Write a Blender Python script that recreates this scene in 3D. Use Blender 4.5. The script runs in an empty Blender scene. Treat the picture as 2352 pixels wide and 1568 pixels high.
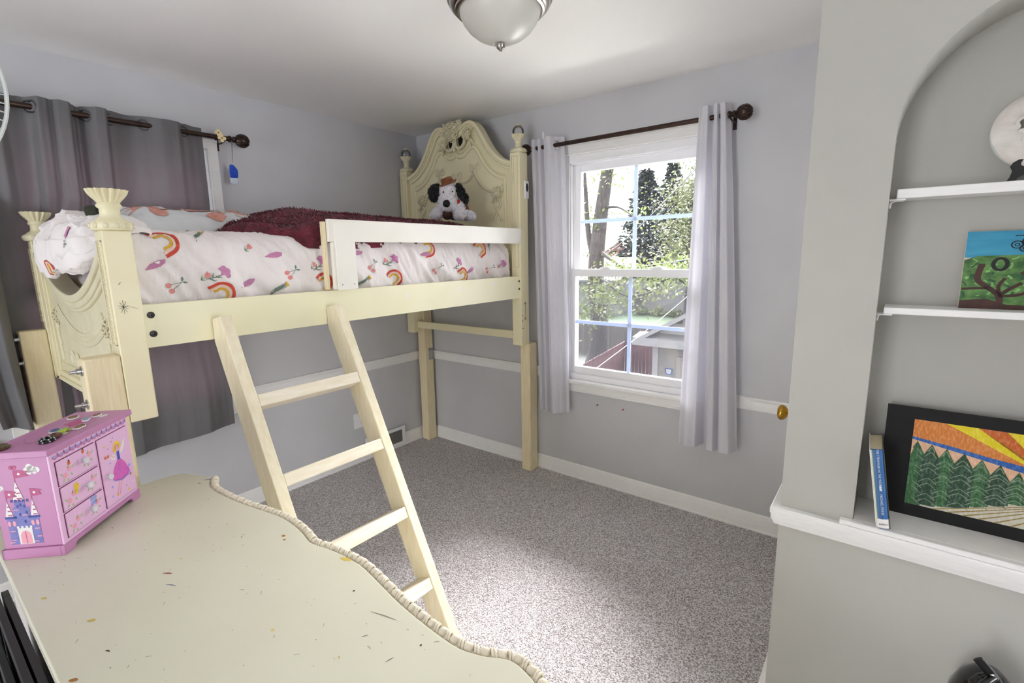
import bpy, bmesh, math, random
from mathutils import Vector, Matrix, noise
from math import sin, cos, pi, radians, sqrt, exp

random.seed(11)
S = bpy.context.scene
COL = S.collection

# ------------------------------------------------------------------ camera
CAM_F, YAW, PITCH, ROLL = 1127.3, 0.658899, 0.175908, -0.017632
CAM_P = Vector((3.0417, -2.7558, 1.5271))
_f = Vector((-sin(YAW) * cos(PITCH), cos(YAW) * cos(PITCH), -sin(PITCH)))
_r = Vector((cos(YAW), sin(YAW), 0))
_u = _r.cross(_f)
_r, _u = cos(ROLL) * _r + sin(ROLL) * _u, -sin(ROLL) * _r + cos(ROLL) * _u
cd = bpy.data.cameras.new('camera')
cam = bpy.data.objects.new('camera', cd)
COL.objects.link(cam)
cd.sensor_fit = 'HORIZONTAL'
cd.sensor_width = 36.0
cd.lens = CAM_F * 36.0 / 2352.0
cd.clip_start = 0.02
cd.clip_end = 300
M4 = Matrix((( _r.x, _u.x, -_f.x, CAM_P.x), (_r.y, _u.y, -_f.y, CAM_P.y), (_r.z, _u.z, -_f.z, CAM_P.z), (0, 0, 0, 1)))
cam.matrix_world = M4
S.camera = cam

# ------------------------------------------------------------------ world, sun, exposure
w = bpy.data.worlds.new('overcast_sky')
S.world = w
w.use_nodes = True
bg = w.node_tree.nodes['Background']
bg.inputs[0].default_value = (0.94, 0.965, 1.0, 1)
bg.inputs[1].default_value = 4.2
sd = bpy.data.lights.new('sun', 'SUN')
sd.energy = 38.0
sd.angle = radians(50)
sd.color = (1.0, 0.985, 0.96)
sun = bpy.data.objects.new('sun', sd)
COL.objects.link(sun)
sun.rotation_euler = Vector((0.20, -0.66, -0.72)).to_track_quat('-Z', 'Y').to_euler()
vs = S.view_settings
vs.view_transform = 'Standard'
vs.look = 'None'
vs.gamma = 1.0
vs.use_curve_mapping = False
vs.exposure = 1.32
S.cycles.max_bounces = 10
S.cycles.diffuse_bounces = 6
S.cycles.transparent_max_bounces = 16


def portal(name, loc, sx, sy, d):
    l = bpy.data.lights.new(name, 'AREA')
    l.shape = 'RECTANGLE'
    l.size, l.size_y = sx, sy
    l.cycles.is_portal = True
    o = bpy.data.objects.new(name, l)
    COL.objects.link(o)
    o.location = loc
    o.rotation_euler = Vector(d).to_track_quat('-Z', 'Y').to_euler()
    return o


# ------------------------------------------------------------------ materials
def rgb(r, g, b):
    def lin(c):
        c /= 255.0
        return c / 12.92 if c <= 0.04045 else ((c + 0.055) / 1.055) ** 2.4
    return (lin(r), lin(g), lin(b), 1)


MATS = {}


def pm(name, c1, c2=None, rough=0.55, metal=0.0, vs=8.0, vr=(0.35, 0.7), bump=0.0, bs=200.0, bd=0.002, coat=0.0, sheen=0.0,
       trans=0.0, transcol=None, stretch=None, emis=0.0, spec=0.5, detail=4.0, vor=None, alpha=1.0):
    """procedural principled material: two colours mixed by noise, optional noise relief"""
    m = bpy.data.materials.new(name)
    m.use_nodes = True
    nt = m.node_tree
    N = nt.nodes
    P = N['Principled BSDF']
    P.inputs['Roughness'].default_value = rough
    P.inputs['Metallic'].default_value = metal
    P.inputs['Specular IOR Level'].default_value = spec
    P.inputs['Coat Weight'].default_value = coat
    P.inputs['Sheen Weight'].default_value = sheen
    tc = N.new('ShaderNodeTexCoord')
    src = tc.outputs['Object']
    if stretch:
        mp = N.new('ShaderNodeMapping')
        mp.inputs['Scale'].default_value = stretch
        nt.links.new(src, mp.inputs[0])
        src = mp.outputs[0]
    nz = N.new('ShaderNodeTexNoise')
    nz.inputs['Scale'].default_value = vs
    nz.inputs['Detail'].default_value = detail
    nt.links.new(src, nz.inputs['Vector'])
    rp = N.new('ShaderNodeValToRGB')
    rp.color_ramp.elements[0].position, rp.color_ramp.elements[1].position = vr
    rp.color_ramp.elements[0].color = c1
    rp.color_ramp.elements[1].color = c2 or c1
    nt.links.new(nz.outputs[0], rp.inputs[0])
    nt.links.new(rp.outputs[0], P.inputs['Base Color'])
    m['_ramp'] = rp.name
    if bump:
        n2 = N.new('ShaderNodeTexNoise')
        n2.inputs['Scale'].default_value = bs
        n2.inputs['Detail'].default_value = 3
        nt.links.new(src, n2.inputs['Vector'])
        b = N.new('ShaderNodeBump')
        b.inputs['Strength'].default_value = bump
        b.inputs['Distance'].default_value = bd
        nt.links.new(n2.outputs[0], b.inputs['Height'])
        nt.links.new(b.outputs[0], P.inputs['Normal'])
    if trans:
        out = N['Material Output']
        t = N.new('ShaderNodeBsdfTranslucent')
        t.inputs[0].default_value = transcol or c1
        mx = N.new('ShaderNodeMixShader')
        mx.inputs[0].default_value = trans
        nt.links.new(P.outputs[0], mx.inputs[1])
        nt.links.new(t.outputs[0], mx.inputs[2])
        nt.links.new(mx.outputs[0], out.inputs[0])
    MATS[name] = m
    return m


def glassmat(name, tint=(1, 1, 1, 1), refl=0.08, rough=0.0, haze=0.0, hazecol=(0.8, 0.8, 0.8, 1)):
    m = bpy.data.materials.new(name)
    m.use_nodes = True
    nt = m.node_tree
    N = nt.nodes
    N.remove(N['Principled BSDF'])
    t = N.new('ShaderNodeBsdfTransparent')
    t.inputs[0].default_value = tint
    g = N.new('ShaderNodeBsdfGlossy')
    g.inputs['Roughness'].default_value = rough
    fr = N.new('ShaderNodeFresnel')
    fr.inputs[0].default_value = 1.45
    mul = N.new('ShaderNodeMath')
    mul.operation = 'MULTIPLY'
    mul.inputs[1].default_value = refl / 0.04
    nt.links.new(fr.outputs[0], mul.inputs[0])
    mx = N.new('ShaderNodeMixShader')
    nt.links.new(mul.outputs[0], mx.inputs[0])
    nt.links.new(t.outputs[0], mx.inputs[1])
    nt.links.new(g.outputs[0], mx.inputs[2])
    last = mx
    if haze:
        d = N.new('ShaderNodeBsdfDiffuse')
        d.inputs[0].default_value = hazecol
        m2 = N.new('ShaderNodeMixShader')
        m2.inputs[0].default_value = haze
        nt.links.new(mx.outputs[0], m2.inputs[1])
        nt.links.new(d.outputs[0], m2.inputs[2])
        last = m2
    nt.links.new(last.outputs[0], N['Material Output'].inputs[0])
    MATS[name] = m
    return m


# ------------------------------------------------------------------ mesh builder
class MB:
    def __init__(s):
        s.v, s.f, s.mi, s.cur = [], [], [], 0

    def m(s, i):
        s.cur = i
        return s

    def face(s, idx):
        s.f.append(tuple(idx))
        s.mi.append(s.cur)

    def add(s, vs, fs):
        o = len(s.v)
        s.v += [Vector(p) for p in vs]
        for f in fs:
            s.face([o + i for i in f])

    def box(s, a, b, M=None):
        x0, y0, z0 = [min(a[i], b[i]) for i in range(3)]
        x1, y1, z1 = [max(a[i], b[i]) for i in range(3)]
        P = [(x0, y0, z0), (x1, y0, z0), (x1, y1, z0), (x0, y1, z0), (x0, y0, z1), (x1, y0, z1), (x1, y1, z1), (x0, y1, z1)]
        if M:
            P = [M @ Vector(p) for p in P]
        s.add(P, [(0, 3, 2, 1), (4, 5, 6, 7), (0, 1, 5, 4), (1, 2, 6, 5), (2, 3, 7, 6), (3, 0, 4, 7)])
        return s

    def tube(s, path, r, n=8, closed=False, cap=True, flat=None):
        """sweep a circle (or ellipse when flat=(a,b) scale, with fixed up) along a path; r number or function of 0..1"""
        path = [Vector(p) for p in path]
        k = len(path)
        o = len(s.v)
        prev = None
        for i, p in enumerate(path):
            if closed:
                t = path[(i + 1) % k] - path[i - 1]
            else:
                t = path[min(i + 1, k - 1)] - path[max(i - 1, 0)]
            if t.length < 1e-9:
                t = Vector((0, 0, 1))
            t.normalize()
            if prev is None:
                a = Vector((0, 0, 1)) if abs(t.z) < 0.9 else Vector((1, 0, 0))
                if flat:
                    a = Vector(flat[2])
                x = a.cross(t).normalized()
            else:
                x = prev - prev.dot(t) * t
                if x.length < 1e-6:
                    x = prev
                x.normalize()
            y = t.cross(x)
            prev = x
            rr = r(i / (k - 1)) if callable(r) else r
            fa, fb = (flat[0], flat[1]) if flat else (1, 1)
            for j in range(n):
                an = 2 * pi * j / n
                s.v.append(p + rr * (fa * cos(an) * x + fb * sin(an) * y))
        m = k if closed else k - 1
        for i in range(m):
            i2 = (i + 1) % k
            for j in range(n):
                j2 = (j + 1) % n
                s.face([o + i * n + j, o + i * n + j2, o + i2 * n + j2, o + i2 * n + j])
        if cap and not closed:
            s.face([o + j for j in reversed(range(n))])
            s.face([o + (k - 1) * n + j for j in range(n)])
        return s

    def cyl(s, a, b, r, n=12, r2=None):
        r2 = r if r2 is None else r2
        return s.tube([a, b], lambda t: r + (r2 - r) * t, n)

    def lathe(s, prof, c=(0, 0, 0), M=None, n=24, ripple=None):
        """prof list of (r, h); ripple = (count, [amp per ring])"""
        o = len(s.v)
        c = Vector(c)
        for i, (r, h) in enumerate(prof):
            for j in range(n):
                an = 2 * pi * j / n
                rr = r
                if ripple and ripple[1][i]:
                    rr = r * (1 + ripple[1][i] * abs(cos(an * ripple[0] / 2)) - ripple[1][i] * 0.5)
                p = Vector((rr * cos(an), rr * sin(an), h))
                s.v.append((M @ p if M else p) + c)
        for i in range(len(prof) - 1):
            for j in range(n):
                j2 = (j + 1) % n
                s.face([o + i * n + j, o + i * n + j2, o + (i + 1) * n + j2, o + (i + 1) * n + j])
        if prof[0][0] > 1e-5:
            s.face([o + j for j in reversed(range(n))])
        if prof[-1][0] > 1e-5:
            s.face([o + (len(prof) - 1) * n + j for j in range(n)])
        return s

    def sphere(s, c, r, n=12, m=8, sc=(1, 1, 1), M=None):
        c = Vector(c)
        o = len(s.v)
        for i in range(m + 1):
            th = pi * i / m
            for j in range(n):
                an = 2 * pi * j / n
                p = Vector((r * sin(th) * cos(an) * sc[0], r * sin(th) * sin(an) * sc[1], r * cos(th) * sc[2]))
                s.v.append((M @ p if M else p) + c)
        for i in range(m):
            for j in range(n):
                j2 = (j + 1) % n
                s.face([o + i * n + j, o + (i + 1) * n + j, o + (i + 1) * n + j2, o + i * n + j2])
        return s

    def torus(s, c, R, r, axis='z', n=24, k=8, M=None):
        pts = []
        for i in range(n):
            a = 2 * pi * i / n
            p = {'z': (R * cos(a), R * sin(a), 0), 'y': (R * cos(a), 0, R * sin(a)), 'x': (0, R * cos(a), R * sin(a))}[axis]
            p = Vector(p)
            pts.append((M @ p if M else p) + Vector(c))
        return s.tube(pts, r, k, closed=True)

    def prism(s, poly, fn, d0, d1):
        """poly: 2D outline; fn(u, v, d) -> point; closed solid between d0 and d1"""
        n = len(poly)
        o = len(s.v)
        for d in (d0, d1):
            for (a, b) in poly:
                s.v.append(Vector(fn(a, b, d)))
        s.face([o + i for i in range(n)])
        s.face([o + n + i for i in reversed(range(n))])
        for i in range(n):
            j = (i + 1) % n
            s.face([o + j, o + i, o + n + i, o + n + j])
        return s

    def band(s, inner, outer, fn, d0, d1, closed=False):
        """solid strip between two polylines"""
        n = len(inner)
        o = len(s.v)
        for i in range(n):
            for q in (inner[i], outer[i]):
                for d in (d0, d1):
                    s.v.append(Vector(fn(q[0], q[1], d)))
        k = n if closed else n - 1
        for i in range(k):
            a, b = o + 4 * i, o + 4 * ((i + 1) % n)
            s.face([a, a + 2, b + 2, b])
            s.face([a + 1, b + 1, b + 3, a + 3])
            s.face([a, b, b + 1, a + 1])
            s.face([a + 2, a + 3, b + 3, b + 2])
        if not closed:
            s.face([o, o + 1, o + 3, o + 2])
            e = o + 4 * (n - 1)
            s.face([e, e + 2, e + 3, e + 1])
        return s

    def grid(s, fn, nu, nv, closeu=False):
        o = len(s.v)
        for i in range(nu + (0 if closeu else 1)):
            for j in range(nv + 1):
                s.v.append(Vector(fn(i / nu, j / nv)))
        for i in range(nu):
            for j in range(nv):
                a = o + i * (nv + 1) + j
                b = o + ((i + 1) % nu if closeu else i + 1) * (nv + 1) + j
                s.face([a, b, b + 1, a + 1])
        return s

    def poly(s, pts, fn=None):
        o = len(s.v)
        s.v += [Vector(fn(*p) if fn else p) for p in pts]
        s.face(range(o, o + len(pts)))
        return s

    def strip(s, pts, wdt, fn):
        """flat stroke of width wdt along 2D pts mapped by fn"""
        n = len(pts)
        o = len(s.v)
        for i in range(n):
            a, b = pts[max(i - 1, 0)], pts[min(i + 1, n - 1)]
            dx, dy = b[0] - a[0], b[1] - a[1]
            l = sqrt(dx * dx + dy * dy) or 1
            ww = (wdt(i / (n - 1)) if callable(wdt) else wdt) / 2
            s.v.append(Vector(fn(pts[i][0] - dy / l * ww, pts[i][1] + dx / l * ww)))
            s.v.append(Vector(fn(pts[i][0] + dy / l * ww, pts[i][1] - dx / l * ww)))
        for i in range(n - 1):
            s.face([o + 2 * i, o + 2 * i + 1, o + 2 * i + 3, o + 2 * i + 2])
        return s

    def disc(s, c, r, fn, n=12, ry=None):
        return s.poly([(c[0] + r * cos(2 * pi * i / n), c[1] + (ry or r) * sin(2 * pi * i / n)) for i in range(n)], fn)

    def mesh(s, name, mats, smooth=False, fixn=True):
        me = bpy.data.meshes.new(name)
        me.from_pydata([tuple(p) for p in s.v], [], s.f)
        for mt in (mats if isinstance(mats, (list, tuple)) else [mats]):
            me.materials.append(MATS[mt] if isinstance(mt, str) else mt)
        me.polygons.foreach_set('material_index', s.mi)
        if fixn:
            bm = bmesh.new()
            bm.from_mesh(me)
            bmesh.ops.recalc_face_normals(bm, faces=bm.faces)
            bm.to_mesh(me)
            bm.free()
        if smooth:
            me.shade_smooth()
            me.set_sharp_from_angle(angle=radians(smooth if smooth > 1 else 40))
        me.update()
        return me

    def obj(s, name, mats, parent=None, smooth=False, bevel=0.0, local=False, seg=2, fixn=True):
        """link as one mesh object; vertices are world coordinates unless local=True (then relative to the parent)"""
        me = s.mesh(name, mats, smooth, fixn)
        o = bpy.data.objects.new(name, me)
        COL.objects.link(o)
        if parent is not None:
            o.parent = parent
            if not local:
                o.matrix_parent_inverse = WM(parent).inverted()
        if bevel:
            b = o.modifiers.new('edge', 'BEVEL')
            b.width = bevel
            b.segments = seg
            b.limit_method = 'ANGLE'
            b.angle_limit = radians(40)
            if smooth is False:
                me.shade_smooth()
                me.set_sharp_from_angle(angle=radians(40))
        return o


def WM(o):
    """world matrix without a depsgraph update"""
    m = o.matrix_basis.copy()
    if o.parent:
        m = WM(o.parent) @ o.matrix_parent_inverse @ m
    return m


def tag(o, label=None, cat=None, group=None, kind=None):
    if label:
        o['label'] = label
    if cat:
        o['category'] = cat
    if group:
        o['group'] = group
    if kind:
        o['kind'] = kind
    return o


def thing(name, label, cat, loc=(0, 0, 0), rot=(0, 0, 0), group=None, kind=None):
    o = bpy.data.objects.new(name, None)
    o.empty_display_size = 0.05
    COL.objects.link(o)
    o.location = loc
    o.rotation_euler = rot
    return tag(o, label, cat, group, kind)


def dup(o, parent, M=None, name=None):
    c = o.copy()
    COL.objects.link(c)
    c.parent = parent
    if M is not None:
        c.matrix_parent_inverse = Matrix()
        c.matrix_basis = M
    for ch in o.children:
        dup(ch, c)
    return c


def cat_rom(pts, per=8, closed=False):
    pts = [Vector(p) for p in pts]
    n = len(pts)
    out = []
    rng = n if closed else n - 1
    for i in range(rng):
        if closed:
            p0, p1, p2, p3 = pts[i - 1], pts[i], pts[(i + 1) % n], pts[(i + 2) % n]
        else:
            p0, p1, p2, p3 = pts[max(i - 1, 0)], pts[i], pts[i + 1], pts[min(i + 2, n - 1)]
        for k in range(per):
            t = k / per
            out.append(0.5 * ((2 * p1) + (-p0 + p2) * t + (2 * p0 - 5 * p1 + 4 * p2 - p3) * t * t + (-p0 + 3 * p1 - 3 * p2 + p3) * t ** 3))
    if not closed:
        out.append(pts[-1])
    return out


def lerp(tab, x):
    """piecewise linear table [(x, y)]"""
    if x <= tab[0][0]:
        return tab[0][1]
    for (a, b), (c, d) in zip(tab, tab[1:]):
        if x <= c:
            t = (x - a) / (c - a)
            return b + (d - b) * t
    return tab[-1][1]


def slerp(tab, x):
    if x <= tab[0][0]:
        return tab[0][1]
    for (a, b), (c, d) in zip(tab, tab[1:]):
        if x <= c:
            t = (x - a) / (c - a)
            t = t * t * (3 - 2 * t)
            return b + (d - b) * t
    return tab[-1][1]


def nz(x, y, z=0.0):
    return noise.noise(Vector((x, y, z)))

# ------------------------------------------------------------------ material library
pm('wall_paint', rgb(196, 196, 199), rgb(201, 201, 204), rough=0.7, vs=3, bump=0.12, bs=260, bd=0.0015)
pm('niche_paint', rgb(180, 179, 172), rgb(185, 184, 177), rough=0.7, vs=3, bump=0.12, bs=260, bd=0.0015)
pm('ceiling_paint', rgb(243, 242, 240), rgb(246, 245, 243), rough=0.8, vs=2, bump=0.06, bs=200)
pm('trim_white', rgb(236, 235, 233), rgb(242, 241, 239), rough=0.42, vs=6, bump=0.1, bs=40, stretch=(4, 4, 30))
pm('vinyl_white', rgb(240, 240, 242), rough=0.35)
pm('grille_white', rgb(222, 228, 238), rough=0.4, trans=0.3, transcol=rgb(190, 205, 230))
pm('carpet', rgb(142, 132, 127), rgb(246, 241, 242), rough=0.95, vs=170, vr=(0.36, 0.62), bump=1.0, bs=190, bd=0.012, sheen=0.2, detail=3)
pm('cream', rgb(238, 231, 196), rgb(233, 224, 186), rough=0.38, vs=5, bump=0.05, bs=60)
pm('cream_carved', rgb(228, 221, 190), rgb(219, 211, 178), rough=0.42, vs=14, bump=0.05, bs=60)
pm('cream_rail', rgb(240, 236, 204), rgb(236, 230, 194), rough=0.32, vs=4)
pm('guard_white', rgb(240, 237, 228), rgb(236, 232, 221), rough=0.3, vs=4)
pm('painted_pine', rgb(236, 224, 188), rgb(226, 208, 168), rough=0.5, vs=9, stretch=(14, 14, 1.2), bump=0.15, bs=60, vr=(0.3, 0.75))
pm('ladder_paint', rgb(240, 231, 205), rgb(228, 214, 178), rough=0.42, vs=7, stretch=(8, 8, 1.5), vr=(0.35, 0.8), bump=0.1, bs=80)
pm('rung_paint', rgb(242, 234, 215), rgb(231, 218, 190), rough=0.42, vs=7, stretch=(8, 1.5, 8), vr=(0.35, 0.8), bump=0.1, bs=80)
pm('steel', rgb(190, 190, 190), rgb(150, 150, 150), rough=0.3, metal=1.0, vs=60)
pm('dark_steel', rgb(70, 68, 66), rough=0.4, metal=0.9)
pm('nickel', rgb(176, 170, 164), rough=0.25, metal=1.0)
pm('bronze', rgb(58, 46, 42), rgb(76, 58, 50), rough=0.35, metal=0.75, vs=30)
pm('brass', rgb(190, 150, 60), rgb(170, 128, 46), rough=0.18, metal=1.0, vs=25)
pm('black_plastic', rgb(16, 15, 15), rough=0.4)
pm('black_gloss', rgb(10, 9, 12), rough=0.12, coat=0.4)
pm('white_plastic', rgb(235, 235, 235), rough=0.35)
pm('hole_black', rgb(20, 18, 18), rough=0.9)
pm('door_white', rgb(238, 237, 234), rough=0.4)
glassmat('window_glass', refl=0.05)
glassmat('lower_glass', tint=(0.8, 0.8, 0.82, 1), refl=0.05, haze=0.035, hazecol=(0.85, 0.88, 0.95, 1))
glassmat('globe_glass', tint=(0.86, 0.86, 0.88, 1), refl=0.14)
pm('alabaster', rgb(222, 220, 212), rgb(232, 231, 226), rough=0.3, vs=6, trans=0.25)


def struct(name, label=None, loc=(0, 0, 0)):
    o = thing(name, label, None, loc)
    o['kind'] = 'structure'
    return o


def S_obj(b, name, m, label=None, **k):
    o = b.obj(name, m, **k)
    tag(o, label, None, None, 'structure')
    return o


CEIL = 2.44
RX = 6.8      # far right wall
RY = -6.0     # wall behind the camera

# floor and ceiling
b = MB()
b.box((-0.15, RY - 0.15, -0.12), (RX + 0.15, 0.15, 0.014))
S_obj(b, 'floor', 'carpet', 'grey taupe cut pile carpet over the whole room')
b = MB()
b.box((-0.15, RY - 0.15, CEIL), (RX + 0.15, 0.15, CEIL + 0.2))
S_obj(b, 'ceiling', 'ceiling_paint', 'plain white painted ceiling')


def holed_wall(name, fn, a0, a1, z0, z1, ha0, ha1, hz0, hz1, label, m='wall_paint'):
    b = MB()
    for (p, q, r, t) in ((a0, ha0, z0, z1), (ha1, a1, z0, z1), (ha0, ha1, z0, hz0), (ha0, ha1, hz1, z1)):
        if q - p > 1e-4 and t - r > 1e-4:
            b.box(fn(p, r, 0), fn(q, t, 1))
    return S_obj(b, name, m, label)


# window R in the back wall, window L in the left wall: openings
WR = (1.346, 2.236, 0.706, 2.119)
WL = (-2.42, -1.53, 0.706, 2.119)
holed_wall('wall_back', lambda a, z, d: (a, 0.15 * d, z), -0.15, RX, 0, CEIL, *WR, 'light grey painted wall with the double-hung window')
holed_wall('wall_left', lambda a, z, d: (-0.15 * d, a, z), RY, 0.0, 0, CEIL, *WL, 'grey painted wall behind the bed')
holed_wall('wall_rear', lambda a, z, d: (a, RY - 0.15 * d, z), -0.15, RX + 0.15, 0, CEIL, 1.25, 2.45, 0.05, 2.2, 'grey painted wall with an unseen opening sized for fill daylight')  # the opening behind the camera is added and sized as fill light
holed_wall('wall_right', lambda a, z, d: (RX + 0.15 * d, a, z), RY, -1.15, 0, CEIL, -2.45, -1.22, 0.35, 2.36, 'grey painted side wall with an unseen opening added for fill daylight')  # out-of-view opening added to brighten the bed side and ceiling
portal('portal_right', (RX + 0.16, -1.83, 1.36), 1.3, 2.05, (-1, 0, 0))

# closet bump-out with the arched niche
NX0, NX1, NCX, NCZ, NR = 3.015, 3.595, 3.305, 1.80, 0.29
NF, NB = -1.15, -0.985
CX = 2.832
b = MB()
b.box((CX, NF, 0), (NX0, NB, CEIL))
b.box((NX1, NF, 0), (RX, NB, CEIL))
b.box((NX0, NF, 0), (NX1, NB, 0.70))
arch = [(NCX - NR * cos(pi * i / 28), NCZ + NR * sin(pi * i / 28)) for i in range(29)]
for (x0, z0), (x1, z1) in zip(arch, arch[1:]):
    b.prism([(x0, z0), (x1, z1), (x1, CEIL), (x0, CEIL)], lambda u, v, d: (u, d, v), NF, NB)
b.box((NX0 - 0.05, NB, 0), (NX1 + 0.05, NB + 0.02, CEIL))
S_obj(b, 'wall_niche', 'niche_paint', 'warm grey closet wall with an arched niche')
b = MB()
b.box((CX, NB, 0), (CX + 0.12, -0.85, CEIL))
b.box((CX, -0.15, 0), (CX + 0.12, 0, CEIL))
b.box((CX, -0.85, 2.05), (CX + 0.12, -0.15, CEIL))
S_obj(b, 'wall_closet', 'wall_paint', 'closet side wall around its door')

# closet door with its brass knob, standing in the side wall
d = struct('door_1', 'white closet door with a brass knob beside the arched niche')
MB().box((CX - 0.005, -0.845, 0.02), (CX + 0.045, -0.155, 2.045)).obj('door_leaf', 'door_white', d, bevel=0.003)
cas = MB()
cas.box((CX - 0.006, -0.93, 0.11), (CX, -0.85, 2.12)).box((CX - 0.006, -0.15, 0.11), (CX, -0.08, 2.12)).box((CX - 0.006, -0.85, 2.05), (CX, -0.15, 2.12))
cas.obj('casing', 'trim_white', d, bevel=0.002)
kn = MB()
Mk = Matrix.Rotation(-pi / 2, 4, 'Y')
kn.lathe([(0.024, 0), (0.024, 0.004), (0.012, 0.008), (0.009, 0.012), (0.0085, 0.03), (0.012, 0.036), (0.022, 0.043), (0.0275, 0.051), (0.0285, 0.058), (0.026, 0.064), (0.018, 0.069), (0.0, 0.071)],
         (CX - 0.013, -0.775, 0.935), Mk, 24)
tag(kn.obj('knob', 'brass', d, smooth=50), 'round polished brass knob')


# mouldings: profile swept straight
def moulding(name, prof, p0, p1, out, m='trim_white', label=None):
    """prof [(outward, z)] from bottom to top; from p0 to p1 (xy), out = outward xy normal"""
    b = MB()
    n = len(prof)
    for p in (p0, p1):
        for (o_, z) in prof:
            b.v.append(Vector((p[0] + out[0] * o_, p[1] + out[1] * o_, z)))
    for i in range(n - 1):
        b.face([i, i + 1, n + i + 1, n + i])
    b.face([n - 1, 0, n, 2 * n - 1])
    b.face(list(range(n)))
    b.face(list(range(n, 2 * n)))
    return S_obj(b, name, m, label, smooth=25)


BASE = [(0, 0.005), (0.016, 0.005), (0.016, 0.022), (0.0125, 0.026), (0.0125, 0.088), (0.009, 0.096), (0.008, 0.103), (0.004, 0.108), (0, 0.112)]
moulding('baseboard_back', BASE, (0, 0), (CX, 0), (0, -1), label='white baseboard under the window wall')
moulding('baseboard_left', BASE, (0, RY), (0, -0.012), (1, 0), label='white baseboard behind the bed')
moulding('baseboard_closet', [(0, 0.005), (0.03, 0.005), (0.028, 0.06), (0.022, 0.1), (0.012, 0.112), (0, 0.116)], (CX, -1.14), (CX, -0.93), (-1, 0), label='short white baseboard on the closet side')
RAIL = [(0, 0.688), (0.007, 0.69), (0.01, 0.70), (0.01, 0.737), (0.014, 0.745), (0.018, 0.753), (0.018, 0.760), (0, 0.762)]
moulding('trim_1', RAIL, (0, 0), (1.27, 0), (0, -1), label='white chair rail running from the corner to the window')
moulding('trim_2', RAIL, (2.31, 0), (CX, 0), (0, -1), label='white chair rail between the window and the closet')
moulding('trim_3', RAIL, (0, -1.48), (0, -0.012), (1, 0), label='white chair rail on the wall behind the bed')
moulding('trim_4', RAIL, (0, RY), (0, -2.52), (1, 0), label='white chair rail beyond the curtained window')

# niche ledge: nosing that wraps the corner and a thicker board inside the niche
lg = struct('trim_5', 'white painted ledge along the bottom of the arched niche')
NOSE = [(0, 0.692), (0.012, 0.694), (0.016, 0.706), (0.021, 0.716), (0.021, 0.728), (0.024, 0.734), (0.024, 0.748), (0.02, 0.752), (0, 0.752)]
b = MB()
n = len(NOSE)
for (px, py, ox, oy) in ((CX, -0.93, -1, 0), (CX, NF, -1, -1), (RX, NF, 0, -1)):
    for (o_, z) in NOSE:
        b.v.append(Vector((px + ox * o_, py + oy * o_, z)))
for k in range(2):
    for i in range(n - 1):
        b.face([k * n + i, k * n + i + 1, (k + 1) * n + i + 1, (k + 1) * n + i])
b.face(range(n))
b.face(range(2 * n, 3 * n))
b.obj('nosing', 'trim_white', lg, smooth=30)
MB().box((2.985, NF - 0.022, 0.7525), (3.64, NF + 0.001, 0.768)).box((NX0, NF - 0.001, 0.705), (NX1, NB, 0.768)).obj('ledge_board', 'trim_white', lg, bevel=0.003)

# niche shelves on small brackets
for i, (zt, th, lab) in enumerate(((1.676, 0.024, 'upper white niche shelf carrying the round plate'), (1.368, 0.018, 'lower white niche shelf carrying the painted canvas'))):
    sh = thing('niche_shelf', lab, 'shelf', (NCX, -1.03, zt - th), group='niche shelves')
    MB().box((3.03, -1.09, zt - th), (NX1 - 0.005, NB - 0.003, zt)).obj('shelf_board', 'trim_white', sh, bevel=0.002)
    for (sx, x) in ((1, NX0), (-1, NX1)):
        br = MB()
        br.tube([(x + sx * 0.002, -1.06, zt - th - 0.022), (x + sx * 0.004, -1.06, zt - th - 0.008), (x + sx * 0.012, -1.06, zt - th - 0.003), (x + sx * 0.03, -1.06, zt - th - 0.003)], 0.003, 6)
        br.box((x + sx * 0.0005, -1.085, zt - th - 0.004), (x + sx * 0.034, -1.04, zt - th - 0.0005))
        br.obj('bracket', 'trim_white', sh)


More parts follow.
